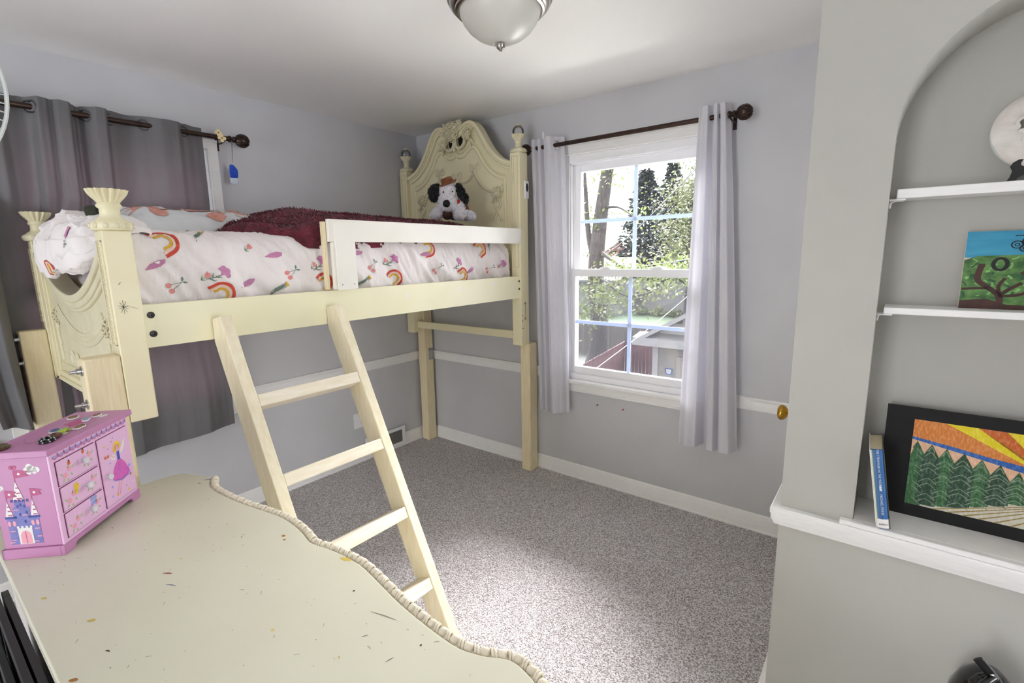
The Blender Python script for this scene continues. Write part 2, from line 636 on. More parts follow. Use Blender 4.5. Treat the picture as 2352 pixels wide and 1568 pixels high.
# ------------------------------------------------------------------ windows
def window(name, fn, a0, a1, z0, z1, label, dirty=True, cw=0.07):
    """double hung window; fn(a, z, depth) -> world, depth 0 at the wall face and positive outwards (out of the room)"""
    W_ = struct(name, label)

    def bx(b, p, q):
        return b.box(fn(*p), fn(*q))

    c = MB()
    for (p, q) in (((a0 - cw, z0 - 0.02, -0.018), (a0, z1 + cw, 0.0)), ((a1, z0 - 0.02, -0.018), (a1 + cw, z1 + cw, 0.0)), ((a0, z1, -0.018), (a1, z1 + cw, 0.0)),
                   ((a0 - 0.008, z0, -0.022), (a0 + 0.0, z1 + 0.008, -0.016)), ((a1, z0, -0.022), (a1 + 0.008, z1 + 0.008, -0.016)), ((a0 - 0.008, z1, -0.022), (a1 + 0.008, z1 + 0.01, -0.016)),
                   ((a0 - cw, z1 + cw - 0.014, -0.026), (a1 + cw, z1 + cw, -0.016))):
        bx(c, p, q)
    c.obj('casing', 'trim_white', W_, bevel=0.002)
    st = MB()
    bx(st, (a0 - cw - 0.02, z0 - 0.022, -0.05), (a1 + cw + 0.02, z0, 0.01))
    bx(st, (a0 - cw, z0 - 0.075, -0.016), (a1 + cw, z0 - 0.022, 0.0))
    bx(st, (a0 - cw, z0 - 0.082, -0.02), (a1 + cw, z0 - 0.068, 0.0))
    st.obj('window_sill', 'trim_white', W_, bevel=0.004)
    f = MB()
    bx(f, (a0, z0, 0.0), (a0 + 0.036, z1, 0.13))
    bx(f, (a1 - 0.036, z0, 0.0), (a1, z1, 0.13))
    bx(f, (a0 + 0.036, z1 - 0.046, 0.0), (a1 - 0.036, z1, 0.13))
    bx(f, (a0 + 0.036, z0, 0.0), (a1 - 0.036, z0 + 0.036, 0.13))
    for s_ in (0.016, 0.056, 0.098):
        bx(f, (a0 + 0.036, z0 + 0.036, s_ - 0.004), (a0 + 0.046, z1 - 0.046, s_ + 0.002))
        bx(f, (a1 - 0.046, z0 + 0.036, s_ - 0.004), (a1 - 0.036, z1 - 0.046, s_ + 0.002))
        bx(f, (a0 + 0.036, z1 - 0.054, s_ - 0.004), (a1 - 0.036, z1 - 0.046, s_ + 0.002))
    f.obj('window_frame', 'vinyl_white', W_, bevel=0.0015)
    am = (a0 + a1) / 2
    zm = 1.40
    for (nm, s0, s1, zb, zt, bot, top, x_in) in (('upper_sash', 0.06, 0.094, zm - 0.02, z1 - 0.048, 0.04, 0.045, 0.084), ('lower_sash', 0.02, 0.052, z0 + 0.036, zm + 0.026, 0.046, 0.045, 0.07)):
        A0, A1 = a0 + 0.038, a1 - 0.038
        sa = MB()
        wd = x_in - 0.038
        bx(sa, (A0, zb, s0), (A0 + wd, zt, s1))
        bx(sa, (A1 - wd, zb, s0), (A1, zt, s1))
        bx(sa, (A0 + wd, zb, s0), (A1 - wd, zb + bot, s1))
        bx(sa, (A0 + wd, zt - top, s0), (A1 - wd, zt, s1))
        so = sa.obj(nm, 'vinyl_white', W_, bevel=0.002)
        dm = (s0 + s1) / 2
        g = MB()
        bx(g, (A0 + wd, zb + bot, dm + 0.0075), (A1 - wd, zt - top, dm + 0.0085))
        g.obj('pane', 'lower_glass' if nm == 'lower_sash' and dirty else 'window_glass', so)
        gm = MB()
        bx(gm, (am - 0.011, zb + bot, dm - 0.003), (am + 0.011, zt - top, dm + 0.003))
        gm.obj('muntin', 'grille_white', so)
        zc = (zb + bot + zt - top) / 2
        gm = MB()
        bx(gm, (A0 + wd, zc - 0.011, dm - 0.0028), (A1 - wd, zc + 0.011, dm + 0.0028))
        gm.obj('muntin', 'grille_white', so)
        if nm == 'lower_sash':
            for aa in (a0 + 0.28, a1 - 0.28):
                lk = MB()
                bx(lk, (aa - 0.035, zt, s0 + 0.004), (aa + 0.035, zt + 0.008, s1))
                bx(lk, (aa - 0.02, zt + 0.008, s0 + 0.006), (aa + 0.024, zt + 0.015, s1 - 0.006))
                lk.obj('sash_lock', 'vinyl_white', so, bevel=0.002)
    return W_


win1 = window('window_1', lambda a, z, d: (a, d, z), *WR, 'white double-hung window with grilles looking onto the yard')
win2 = window('window_2', lambda a, z, d: (-d, a, z), *WL, 'white double-hung window behind the dark grey curtains', dirty=False, cw=0.052)
portal('portal_back', (1.79, 0.16, 1.41), 0.95, 1.5, (0, -1, 0))
portal('portal_left', (-0.16, -2.0, 1.41), 0.95, 1.5, (1, 0, 0))
portal('portal_rear', (1.85, RY - 0.16, 1.12), 1.25, 2.2, (0, 1, 0))

# ------------------------------------------------------------------ loft bed
HX0, HX1 = 0.015, 1.145          # outer faces of the posts
PW = 0.075
HY0, HY1 = -0.20, -0.115         # headboard post
FY0, FY1 = -2.312, -2.236        # footboard post
bed = thing('loft_bed', 'cream loft bed with a carved headboard and tall timber legs', 'bed', (0.58, -1.2, 0.014))


def finial_base(b, cx, cy, z, n=28):
    """square collar with a round carved ring"""
    b.lathe([(0.047, 0.0), (0.05, 0.006), (0.051, 0.014), (0.047, 0.021), (0.043, 0.026), (0.036, 0.029)], (cx, cy, z), None, n)


def post(cx0, cx1, y0, y1, zb, zt, panel_side, head):
    p = MB().box((cx0, y0, zb), (cx1, y1, zt)).obj('post', 'cream', bed, bevel=0.004)
    # beaded recessed panel on the face turned to the foot of the bed (-y)
    f = MB()
    mx0, mx1 = cx0 + 0.012, cx1 - 0.012
    z0, z1 = (1.44, zt - 0.02) if head else (zb + 0.25, zt - 0.03)
    for (a, c) in (((mx0, z0), (mx0 + 0.006, z1)), ((mx1 - 0.006, z0), (mx1, z1)), ((mx0, z1 - 0.006), (mx1, z1)), ((mx0, z0), (mx1, z0 + 0.006))):
        f.box((a[0], y0 - 0.004, a[1]), (c[0], y0 + 0.001, c[1]))
    f.obj('panel_frame', 'cream_carved', p, bevel=0.0015)
    bd = MB()
    k = int((z1 - z0) / 0.011)
    for i in range(k):
        z = z0 + 0.012 + (z1 - z0 - 0.024) * i / (k - 1)
        bd.sphere((mx0 + 0.017, y0, z), 0.0042, 6, 4)
    bo = bd.obj('bead_row', 'cream_carved', p, smooth=60)
    bo['kind'] = 'stuff'
    return p


def collar_carving(b, cx, cy, z, r):
    """egg shaped carvings round the collar"""
    for i in range(12):
        a = 2 * pi * i / 12
        q = Vector((cx + r * cos(a), cy + r * sin(a), z))
        M = Matrix.Rotation(a, 3, 'Z')
        b.sphere(q, 0.0095, 8, 5, (0.35, 0.8, 0.9), M)


def head_finial(p, cx, cy, z):
    f = MB()
    finial_base(f, cx, cy, z)
    prof = [(0.03, 0.026), (0.024, 0.034), (0.02, 0.046), (0.0195, 0.058), (0.024, 0.064), (0.026, 0.068), (0.023, 0.072), (0.024, 0.08), (0.032, 0.09), (0.038, 0.1), (0.040, 0.110), (0.036, 0.1105), (0.0, 0.1)]
    f.lathe(prof, (cx, cy, z), None, 112, (14, [0, 0, 0, 0, 0, 0, 0, 0.08, 0.2, 0.22, 0.2, 0.1, 0]))
    fo = f.obj('finial', 'cream_carved', p, smooth=60)
    g = MB()
    g.sphere((cx, cy, z + 0.128), 0.0375, 24, 16)
    tag(g.obj('globe', 'globe_glass', fo, smooth=80), 'clear round globe of the bed post')
    c = MB()
    c.lathe([(0.018, 0.160), (0.022, 0.163), (0.018, 0.167), (0.006, 0.171), (0.004, 0.176), (0.0, 0.179)], (cx, cy, z), None, 16)
    c.obj('cap', 'cream_carved', fo, smooth=50)
    cv = MB()
    collar_carving(cv, cx, cy, z + 0.013, 0.0505)
    cv.obj('carving', 'cream_carved', fo, smooth=60)


def foot_finial(p, cx, cy, z):
    f = MB()
    f.lathe([(0.050, 0.0), (0.054, 0.004), (0.056, 0.014), (0.053, 0.024), (0.045, 0.029), (0.040, 0.033), (0.036, 0.037), (0.028, 0.042), (0.026, 0.052), (0.026, 0.066), (0.031, 0.07), (0.033, 0.075), (0.030, 0.08), (0.028, 0.084)], (cx, cy, z), None, 32)
    fo = f.obj('finial', 'cream', p, smooth=60)
    c = MB()
    prof = [(0.027, 0.082), (0.031, 0.09), (0.038, 0.1), (0.044, 0.11), (0.0475, 0.12), (0.0485, 0.1225), (0.045, 0.1215), (0.036, 0.112), (0.0, 0.105)]
    c.lathe(prof, (cx, cy, z), None, 144, (16, [0.04, 0.14, 0.22, 0.26, 0.27, 0.26, 0.22, 0.16, 0]))
    tag(c.obj('cup', 'cream', fo, smooth=60), 'fluted cream cup on the bed post')
    cv = MB()
    collar_carving(cv, cx, cy, z + 0.014, 0.0555)
    cv.obj('carving', 'cream_carved', fo, smooth=60)


ZH, ZF = 2.15, 1.62
for (x0, x1) in ((HX0, HX0 + PW), (HX1 - PW, HX1)):
    p = post(x0, x1, HY0, HY1, 0.93, ZH, -1, True)
    head_finial(p, (x0 + x1) / 2, (HY0 + HY1) / 2, ZH)
    p = post(x0, x1, FY0, FY1, 1.014, ZF, -1, False)
    foot_finial(p, (x0 + x1) / 2, (FY0 + FY1) / 2, ZF)

# headboard panel with its serpentine top
HC = (HX0 + HX1) / 2
HTAB = [(0, 2.350), (0.10, 2.372), (0.20, 2.395), (0.30, 2.402), (0.38, 2.388), (0.46, 2.350), (0.56, 2.275), (0.66, 2.205), (0.78, 2.150), (0.90, 2.118), (1.0, 2.105)]
HTOP = cat_rom([(x, z, 0) for x, z in HTAB], 5)


def htop(x):
    s = abs(x - HC) / 0.492
    t = [(q.x, q.y) for q in HTOP]
    return lerp(t, s)


XS = [HX0 + PW + (HX1 - HX0 - 2 * PW) * i / 64 for i in range(65)]
panel = MB()
ol = [(x, htop(x) - 0.03) for x in XS] + [(HX1 - PW, 1.30), (HX0 + PW, 1.30)]
panel.prism(ol, lambda u, v, d: (u, d, v), -0.166, -0.14)
hb = panel.obj('headboard', 'cream', bed)


def offset_curve(pts, d):
    out = []
    for i, p in enumerate(pts):
        a, c = pts[max(i - 1, 0)], pts[min(i + 1, len(pts) - 1)]
        dx, dz = c[0] - a[0], c[1] - a[1]
        l = sqrt(dx * dx + dz * dz)
        out.append((p[0] - dz / l * d, p[1] + dx / l * d))
    return out


top = [(x, htop(x)) for x in XS]
cp = MB()
cp.band(offset_curve(top, -0.022), top, lambda u, v, d: (u, d, v), -0.196, -0.125)
cp.band(offset_curve(top, -0.052), offset_curve(top, -0.018), lambda u, v, d: (u, d, v), -0.184, -0.135)
cp.obj('crest_rail', 'cream', hb, smooth=30, bevel=0.005)
bd = MB()
mid = offset_curve(top, -0.035)
L = 0
acc = [0]
for (a, c) in zip(mid, mid[1:]):
    L += sqrt((a[0] - c[0]) ** 2 + (a[1] - c[1]) ** 2)
    acc.append(L)
k = int(L / 0.0115)
for i in range(k):
    s = L * (i + 0.5) / k
    j = max(q for q in range(len(acc)) if acc[q] <= s)
    j = min(j, len(mid) - 2)
    t = (s - acc[j]) / (acc[j + 1] - acc[j])
    x, z = mid[j][0] + (mid[j + 1][0] - mid[j][0]) * t, mid[j][1] + (mid[j + 1][1] - mid[j][1]) * t
    if abs(x - HC) > 0.08:
        bd.sphere((x, -0.185, z), 0.0048, 6, 4)
o = bd.obj('bead_row', 'cream_carved', hb, smooth=60)
o['kind'] = 'stuff'

# inner raised moulding
half = [(0, 2.205), (0.03, 2.19), (0.07, 2.192), (0.105, 2.215), (0.14, 2.237), (0.17, 2.232), (0.20, 2.20), (0.245, 2.13), (0.30, 2.07), (0.36, 2.03), (0.425, 2.01)]
rt = [(HC + x, z) for x, z in half]
pts = [(2 * HC - x, z) for x, z in reversed(rt[1:])] + rt
pts = [(q.x, q.y) for q in cat_rom([(x, z, 0) for x, z in pts], 4)]
im = MB()
im.tube([(x, -0.168, z) for x, z in pts], 0.013, 8, flat=(1.1, 0.9, (0, 1, 0)))
for x in (HC - 0.425, HC + 0.425):
    im.tube([(x, -0.167, 2.015), (x, -0.167, 1.35)], 0.011, 8)
im.obj('inner_moulding', 'cream', hb, smooth=60)
im = MB()
pts2 = offset_curve(pts, 0.022)
im.tube([(x, -0.167, z) for x, z in pts2], 0.004, 6)
im.obj('inner_bead', 'cream', hb, smooth=60)


def rose(b, cx, cz, r, y=-0.176):
    """carved rose: spiral of petals facing -y"""
    b.sphere((cx, y + 0.004, cz), r * 0.95, 12, 8, (1, 0.45, 1))
    for ring, (n_, rr, ps) in enumerate(((3, 0.28, 0.34), (5, 0.58, 0.40), (6, 0.92, 0.44))):
        for i in range(n_):
            a = 2 * pi * i / n_ + ring * 0.6
            c = Vector((cx + r * rr * cos(a), y - r * (0.42 - 0.16 * ring), cz + r * rr * sin(a)))
            pth = [c + Vector((ps * r * cos(a + pi / 2 + t), -0.10 * r * sin(t), ps * r * sin(a + pi / 2 + t))) for t in [-0.2 - pi * q / 6 for q in range(7)]]
            b.tube(pth, r * 0.13, 5)


def leaf(b, cx, cz, a, l, y=-0.170):
    M = Matrix.Rotation(-a, 3, 'Y')
    b.sphere((cx + l * 0.5 * cos(a), y, cz + l * 0.5 * sin(a)), l * 0.5, 8, 6, (1, 0.25, 0.38), M)


def bow(b, cx, cz, s, y=-0.170):
    b.sphere((cx, y - 0.002, cz), s * 0.2, 8, 6, (1, 0.8, 1.1))
    for sg in (-1, 1):
        lp = [(0, 0), (0.35, 0.30), (0.75, 0.52), (0.98, 0.4), (1.0, 0.0), (0.9, -0.36), (0.55, -0.38), (0.2, -0.12)]
        b.tube([(cx + sg * s * q.x, y, cz + s * q.y) for q in cat_rom([(u, v, 0) for u, v in lp], 3, True)], s * 0.15, 6, closed=True, flat=(1.2, 0.9, (0, 1, 0)))


# crest carving: bouquet of roses with a ribbon bow and two see-through gaps (dark backing shows in the gaps)
for (x, z, r) in ((-0.055, 2.345, 0.028), (-0.02, 2.385, 0.026), (0.02, 2.375, 0.030), (0.0, 2.325, 0.031), (-0.065, 2.385, 0.02), (0.06, 2.395, 0.02), (-0.095, 2.275, 0.026), (0.125, 2.315, 0.028)):
    cr = MB()
    rose(cr, HC + x, z, r, -0.198)
    cr.obj('rose_carving', 'cream_carved', hb, smooth=60)
for (x, z, a, l) in ((-0.08, 2.40, 2.4, 0.03), (0.055, 2.405, 0.7, 0.03), (-0.12, 2.29, 2.8, 0.035), (-0.1, 2.25, -1.9, 0.04), (0.15, 2.29, -0.8, 0.04), (0.15, 2.34, 0.5, 0.035), (-0.13, 2.26, 3.6, 0.035), (0.14, 2.27, -1.2, 0.04)):
    cr = MB()
    leaf(cr, HC + x, z, a, l, -0.19)
    cr.obj('leaf_carving', 'cream_carved', hb, smooth=60)
cr = MB()
for pth in ([(-0.10, 2.30), (-0.09, 2.26), (-0.045, 2.235), (-0.01, 2.26), (-0.005, 2.31)], [(0.005, 2.31), (0.015, 2.26), (0.05, 2.24), (0.09, 2.27), (0.095, 2.33)], [(0.0, 2.30), (-0.005, 2.25), (0.0, 2.225)]):
    cr.tube([(HC + q.x, -0.18, q.y) for q in cat_rom([(u, v, 0) for u, v in pth], 5)], 0.012, 8)
cr.obj('ribbon_carving', 'cream_carved', hb, smooth=60)
cr = MB()
cr.sphere((HC - 0.042, -0.1675, 2.283), 0.027, 14, 8, (1, 0.15, 1.25))
cr.sphere((HC + 0.052, -0.1675, 2.292), 0.03, 14, 8, (1, 0.15, 1.35))
cr.obj('crest_opening', 'hole_black', hb, smooth=60)

# bows, garlands and long-stemmed roses
for (x, z) in ((-0.165, 2.105), (0.0, 2.062), (0.165, 2.105)):
    c = MB()
    bow(c, HC + x, z, 0.042)
    c.obj('bow_carving', 'cream_carved', hb, smooth=60)
for sg in (-1, 1):
    c = MB()
    for pth, rr in (([(0.165, 2.09), (0.12, 2.03), (0.06, 2.015), (0.02, 2.04)], 0.008), ([(0.165, 2.09), (0.185, 2.04), (0.235, 1.975), (0.30, 1.94), (0.33, 1.935)], 0.011),
                    ([(0.352, 1.885), (0.335, 1.85), (0.36, 1.81), (0.385, 1.775), (0.39, 1.745)], 0.009), ([(0.362, 1.885), (0.385, 1.85), (0.36, 1.81), (0.345, 1.78), (0.335, 1.75)], 0.009)):
        c.tube([(HC + sg * q.x, -0.169, q.y) for q in cat_rom([(u, v, 0) for u, v in pth], 6)], rr, 6)
    c.obj('garland_carving', 'cream_carved', hb, smooth=60)
    c = MB()
    rose(c, HC + sg * 0.357, 1.922, 0.032)
    for (dx, dz, a, l) in ((0.03, 0.01, 0.3, 0.035), (0.02, -0.03, -1.0, 0.04), (-0.025, -0.03, -2.2, 0.04), (0.03, 0.03, 0.9, 0.03)):
        leaf(c, HC + sg * 0.357 + dx, 1.922 + dz, a, l)
    c.obj('rose_carving', 'cream_carved', hb, smooth=60)

# cross bar low on the headboard
MB().box((HX0 + 0.04, -0.16, 0.965), (HX1 - PW + 0.002, -0.13, 1.018)).obj('cross_bar', 'cream', bed, bevel=0.003)

# footboard: panel with a dipped top and draped swags
FX0, FX1 = HX0 + PW, HX1 - PW


def ftop(x):
    return 1.405 + 0.165 * abs((x - HC) / 0.49) ** 1.9


xs = [FX0 + (FX1 - FX0) * i / 40 for i in range(41)]
fb = MB().prism([(x, ftop(x) - 0.01) for x in xs] + [(FX1, 1.03), (FX0, 1.03)], lambda u, v, d: (u, d, v), -2.288, -2.262).obj('footboard', 'cream_carved', bed)
tp = [(x, ftop(x)) for x in xs]
c = MB()
c.band(offset_curve(tp, -0.028), tp, lambda u, v, d: (u, d, v), -2.312, -2.24)
c.band(offset_curve(tp, -0.052), offset_curve(tp, -0.026), lambda u, v, d: (u, d, v), -2.304, -2.25)
c.band(offset_curve(tp, -0.066), offset_curve(tp, -0.05), lambda u, v, d: (u, d, v), -2.298, -2.255)
c.obj('swag_rail', 'cream_carved', fb, smooth=30, bevel=0.004)
c = MB()
for (dz, sp, r) in ((0.0, 0.36, 0.008), (0.02, 0.34, 0.006), (0.034, 0.33, 0.005)):
    c.tube([(HC + sp * t, -2.29, 1.215 + dz + 0.10 * t * t) for t in [q / 10 - 1 for q in range(21)]], r, 6, flat=(1.6, 0.8, (0, 1, 0)))
c.obj('swag_carving', 'cream_carved', fb, smooth=60)
for (x, sg) in ((FX0, 1), (FX1, -1)):
    c = MB()
    c.box((x, -2.306, 1.012), (x + sg * 0.04, -2.255, 1.50)).box((x + sg * 0.038, -2.298, 1.05), (x + sg * 0.056, -2.28, 1.46))
    c.obj('stile', 'cream', fb, bevel=0.003)
c = MB()
c.box((FX0, -2.306, 1.012), (FX1, -2.25, 1.03)).box((FX0, -2.300, 1.03), (FX1, -2.255, 1.055)).box((FX0 + 0.04, -2.295, 1.085), (FX1 - 0.04, -2.28, 1.095))
c.obj('bottom_moulding', 'cream', fb, bevel=0.004)
for sg in (-1, 1):
    c = MB()
    rose(c, HC + sg * 0.37, 1.30, 0.028, -2.292)
    for k_ in range(5):
        leaf(c, HC + sg * (0.37 + 0.005 * (k_ % 2)), 1.28 - 0.035 * k_, -1.2 - 0.5 * (k_ % 2), 0.035, -2.29)
    c.tube([(HC + sg * 0.37, -2.29, 1.28), (HC + sg * 0.375, -2.29, 1.2), (HC + sg * 0.36, -2.29, 1.11)], 0.007, 6)
    c.obj('rose_carving', 'cream_carved', fb, smooth=60)
for sg in (-1, 1):
    c = MB()
    bow(c, HC + sg * 0.16, 1.13, 0.05, -2.291)
    c.obj('bow_carving', 'cream_carved', fb, smooth=60)

# side rails with bolts
RZ0, RZ1 = 1.245, 1.387
rail = MB().box((1.105, FY1 - 0.001, RZ0), (1.131, HY0 + 0.006, RZ1)).obj('side_rail', 'cream_rail', bed, bevel=0.002)
MB().box((0.03, FY1, RZ0), (0.056, HY0, RZ1)).obj('side_rail', 'cream_rail', bed, bevel=0.002)
MX = Matrix.Rotation(pi / 2, 4, 'Y')
for (y, z) in ((FY1 + 0.022, 1.352), (FY1 + 0.022, 1.290), (HY0 - 0.004, 1.355), (HY0 - 0.004, 1.305)):
    r0 = 0.011 if y < -1 else 0.0065
    MB().lathe([(r0, 0), (r0, 0.002), (r0 * 0.8, 0.003), (r0 * 0.55, 0.0032), (r0 * 0.5, 0.006), (r0 * 0.2, 0.0065), (0, 0.003)], (1.131, y, z), MX, 16).obj('bolt', 'dark_steel', rail, smooth=40)
# slats carrying the mattress
for i in range(9):
    y = -2.1 + i * 0.225
    MB().box((0.057, y - 0.035, 1.275), (1.104, y + 0.035, 1.294)).obj('slat', 'painted_pine', bed)

# timber extension legs, bolted to the posts, with bolts through the -y faces
LG = {}
for (nm, x0, x1, y0, y1, zt) in (('h0', 0.03, 0.108, -0.1145, -0.026, 1.12), ('h1', 1.066, 1.144, -0.1145, -0.026, 0.93), ('f0', 0.02, 0.092, -2.402, -2.3125, 1.235), ('f1', 1.068, 1.144, -2.405, -2.3125, 1.236)):
    LG[nm] = MB().box((x0, y0, 0.014), (x1, y1, zt)).obj('extension_leg', 'painted_pine', bed, bevel=0.006)
    if nm[0] == 'f':
        for z in (1.20, 1.095):
            q = MB()
            Mb = Matrix.Rotation(pi / 2, 4, 'X')
            q.lathe([(0.016, 0), (0.016, 0.003), (0.009, 0.003), (0.009, 0.014), (0.0048, 0.014), (0.0048, 0.03), (0, 0.03)], ((x0 + x1) / 2 + 0.01, y0, z), Mb, 12)
            q.obj('bolt', 'steel', LG[nm], smooth=40)
# lower end of the far headboard post keeps a dark fixing hole; steel corner plate screwed between leg and chair rail
br = MB()
br.box((0.108, -0.075, 0.69), (0.1095, -0.027, 0.79))
o = br.obj('bracket', 'steel', LG['h0'])
for (y, z) in ((-0.065, 0.705), (-0.04, 0.705), (-0.065, 0.775), (-0.04, 0.775)):
    MB().lathe([(0.004, 0), (0.003, 0.0015), (0, 0.0015)], (0.1095, y, z), MX, 8).obj('screw', 'dark_steel', o)
# fixing holes and hanging hooks on the head post
for (y, z) in ((-0.19, 1.13), (-0.19, 1.095), (-0.185, 1.045)):
    MB().lathe([(0.004, 0), (0.004, 0.0006), (0, 0.0006)], (HX1, y, z), MX, 10).obj('screw_hole', 'hole_black', bed)
c = MB()
for z in (1.21, 1.11):
    c.torus((HX1 + 0.006, -0.165, z), 0.006, 0.0014, 'x', 12, 6)
    c.cyl((HX1, -0.165, z - 0.004), (HX1 + 0.006, -0.165, z - 0.004), 0.002, 6)
c.tube([(HX1 + 0.006, -0.165, 1.204), (HX1 + 0.006, -0.165, 1.116)], 0.0008, 5)
c.obj('hook', 'dark_steel', bed)

# white guard rail: two boards and two uprights
gr = MB().box((1.133, -1.556, 1.592), (1.151, HY0 - 0.001, 1.686)).obj('guard_rail', 'guard_white', bed, bevel=0.002)
MB().box((1.1515, -1.535, 1.3875), (1.163, -1.437, 1.676)).obj('guard_upright', 'guard_white', gr, bevel=0.002)
MB().box((1.134, -1.545, 1.39), (1.1505, -1.50, 1.591)).obj('guard_upright', 'guard_white', gr, bevel=0.002)
for y in (-1.515, -1.455):
    MB().lathe([(0.0025, 0), (0.002, 0.001), (0, 0.001)], (1.163, y, 1.41), MX, 8).obj('nail', 'dark_steel', gr)
MB().box((1.110, -1.57, 1.39), (1.132, -1.555, 1.676)).obj('guard_upright', 'painted_pine', gr, bevel=0.002)

# small white remote holder stuck on the head post
rm = thing('remote_control', 'small white remote with a black oval stuck on the bed post', 'remote', (HX1, -0.14, 1.87))
MB().box((HX1, -0.158, 1.872), (HX1 + 0.012, -0.118, 1.982)).obj('shell', 'white_plastic', rm, bevel=0.005)
MB().sphere((HX1 + 0.012, -0.138, 1.94), 0.014, 14, 8, (0.2, 0.85, 1.9)).obj('button_pad', 'black_plastic', rm, smooth=60)

# ------------------------------------------------------------------ ladder leaning on the side rail
lad = thing('bunk_ladder', 'cream wooden ladder leaning against the loft bed', 'ladder', (1.8, -1.8, 0.014))
TH = math.atan(0.482)
SX = 0.482
for (y0, y1) in ((-2.035, -1.995), (-1.584, -1.544)):
    # profile in x-z: front edge line through (1.203, 1.323) and (1.793, 0.099); top cut level, back cut plumb against the bed rail
    xb = 1.133
    fr = lambda z: 1.203 + (1.323 - z) * SX
    bk = lambda z: fr(z) - 0.112
    zc = 1.323 - (xb + 0.112 - 1.203) / SX
    pr = [(fr(0.014), 0.014), (fr(1.332), 1.332), (xb, 1.318), (xb, zc), (bk(0.014), 0.014)]
    MB().prism(pr, lambda u, v, d: (u, d, v), y0, y1).obj('side_rail', 'ladder_paint', lad, bevel=0.003)
for zt in (1.064, 0.802, 0.541, 0.28):
    P0 = Vector((fr(zt), 0, zt))
    ax = Vector((SX, 0, -1)).normalized()      # down along the rail
    bx_ = Vector((-1, 0, -SX)).normalized()    # towards the back
    M = Matrix(((ax.x, 0, bx_.x, P0.x), (0, 1, 0, 0), (ax.z, 0, bx_.z, P0.z), (0, 0, 0, 1)))
    MB().box((0, -1.9945, 0.002), (0.045, -1.5845, 0.09), M).obj('rung', 'rung_paint', lad, bevel=0.004)

# pen scribble on the near foot post and torn tape left on the side rail
c = MB()
px_ = lambda u, v: (HX1 + 0.0006, u, v)
for a in (0.2, 0.9, 1.6, 2.3, 2.9):
    c.strip([(-2.286 - 0.012 * cos(a), 1.385 - 0.022 * sin(a)), (-2.286, 1.386), (-2.286 + 0.013 * cos(a), 1.385 + 0.022 * sin(a))], 0.0011, px_)
c.strip([(-2.285, 1.387), (-2.265, 1.384), (-2.248, 1.376)], 0.0008, px_)
c.strip([(-2.29, 1.455), (-2.284, 1.462)], 0.0016, px_)
pm('pen_ink', rgb(70, 66, 70), rough=0.7)
o = c.obj('pen_scribble', 'pen_ink', bed, fixn=False)
o['kind'] = 'stuff'
for (y, z) in ((-1.135, 1.335), (-0.76, 1.345), (-0.45, 1.35)):
    c = MB()
    ring = [(y + 0.02 * (1 + 0.4 * nz(k * 1.7, y)) * cos(2 * pi * k / 9) * 0.6, z + 0.018 * (1 + 0.5 * nz(k * 2.3, z)) * sin(2 * pi * k / 9)) for k in range(9)]
    c.poly(ring, lambda u, v: (1.1316, u, v))
    c.obj('tape_scrap', 'guard_white', rail, fixn=False)

# ------------------------------------------------------------------ bedding
pm('mattress_ticking', rgb(225, 222, 215), rough=0.8, bump=0.2, bs=120)
pm('duvet_cotton', rgb(240, 234, 232), rgb(234, 226, 224), rough=0.85, vs=5, bump=0.55, bs=16, bd=0.012, sheen=0.1, stretch=(1.0, 2.2, 0.9))
pm('burgundy_fur', rgb(70, 8, 26), rgb(124, 26, 50), rough=0.9, vs=26, vr=(0.3, 0.72), bump=1.0, bs=170, bd=0.008, sheen=0.15, stretch=(1.0, 0.6, 1.0))
pm('floral_fleece', rgb(206, 208, 210), rgb(214, 216, 217), rough=0.9, vs=20, bump=0.3, bs=240, sheen=0.3)
pm('print_red', rgb(205, 72, 56), rough=0.85)
pm('print_peach', rgb(236, 202, 178), rough=0.85)
pm('print_yellow', rgb(222, 172, 44), rough=0.85)
pm('print_pink', rgb(205, 140, 178), rgb(190, 120, 165), rough=0.85, vs=90)
pm('print_coral', rgb(222, 140, 136), rough=0.85)
pm('print_green', rgb(120, 138, 122), rough=0.85)
pm('print_mauve', rgb(190, 128, 165), rough=0.85)
pm('salmon_petal', rgb(206, 142, 128), rgb(222, 168, 152), rough=0.9, vs=40, stretch=(1, 1, 1))
pm('olive_strap', rgb(62, 66, 52), rough=0.8)

mt = thing('mattress', 'thin mattress lying on the loft bed under the duvet', 'mattress', (0.58, -1.2, 1.294))
MB().box((0.066, -2.22, 1.2945), (1.045, -0.225, 1.47)).obj('mattress_core', 'mattress_ticking', mt, bevel=0.03, seg=3)

DZ, DR = 1.625, 0.085        # height of the duvet top, radius of its long edge
T1 = DZ - DR - 1.372         # length of the vertical side
T2 = DR * pi / 2


def dwr(y, t):
    """wrinkles of the duvet"""
    side = 1.0 if t < T1 + T2 * 0.6 else 0.45
    a = nz(y * 9 + t * 5.5, t * 2.2 - y * 0.8, 0.3)
    c = (1 - abs(nz(y * 20 + t * 15 + 0.8 * nz(y * 6, t * 6, 2), t * 4 - y * 3, 4.0))) ** 3 - 0.5
    d_ = nz(y * 3.1, t * 4.0, 8.0)
    e_ = (1 - abs(nz(y * 7 + t * 6 + 0.6 * nz(y * 3, t * 3, 1), t * 1.6 - y * 1.2, 11.0))) ** 4
    return side * (0.016 * a + 0.012 * c + 0.022 * (e_ - 0.35)) + 0.008 * d_


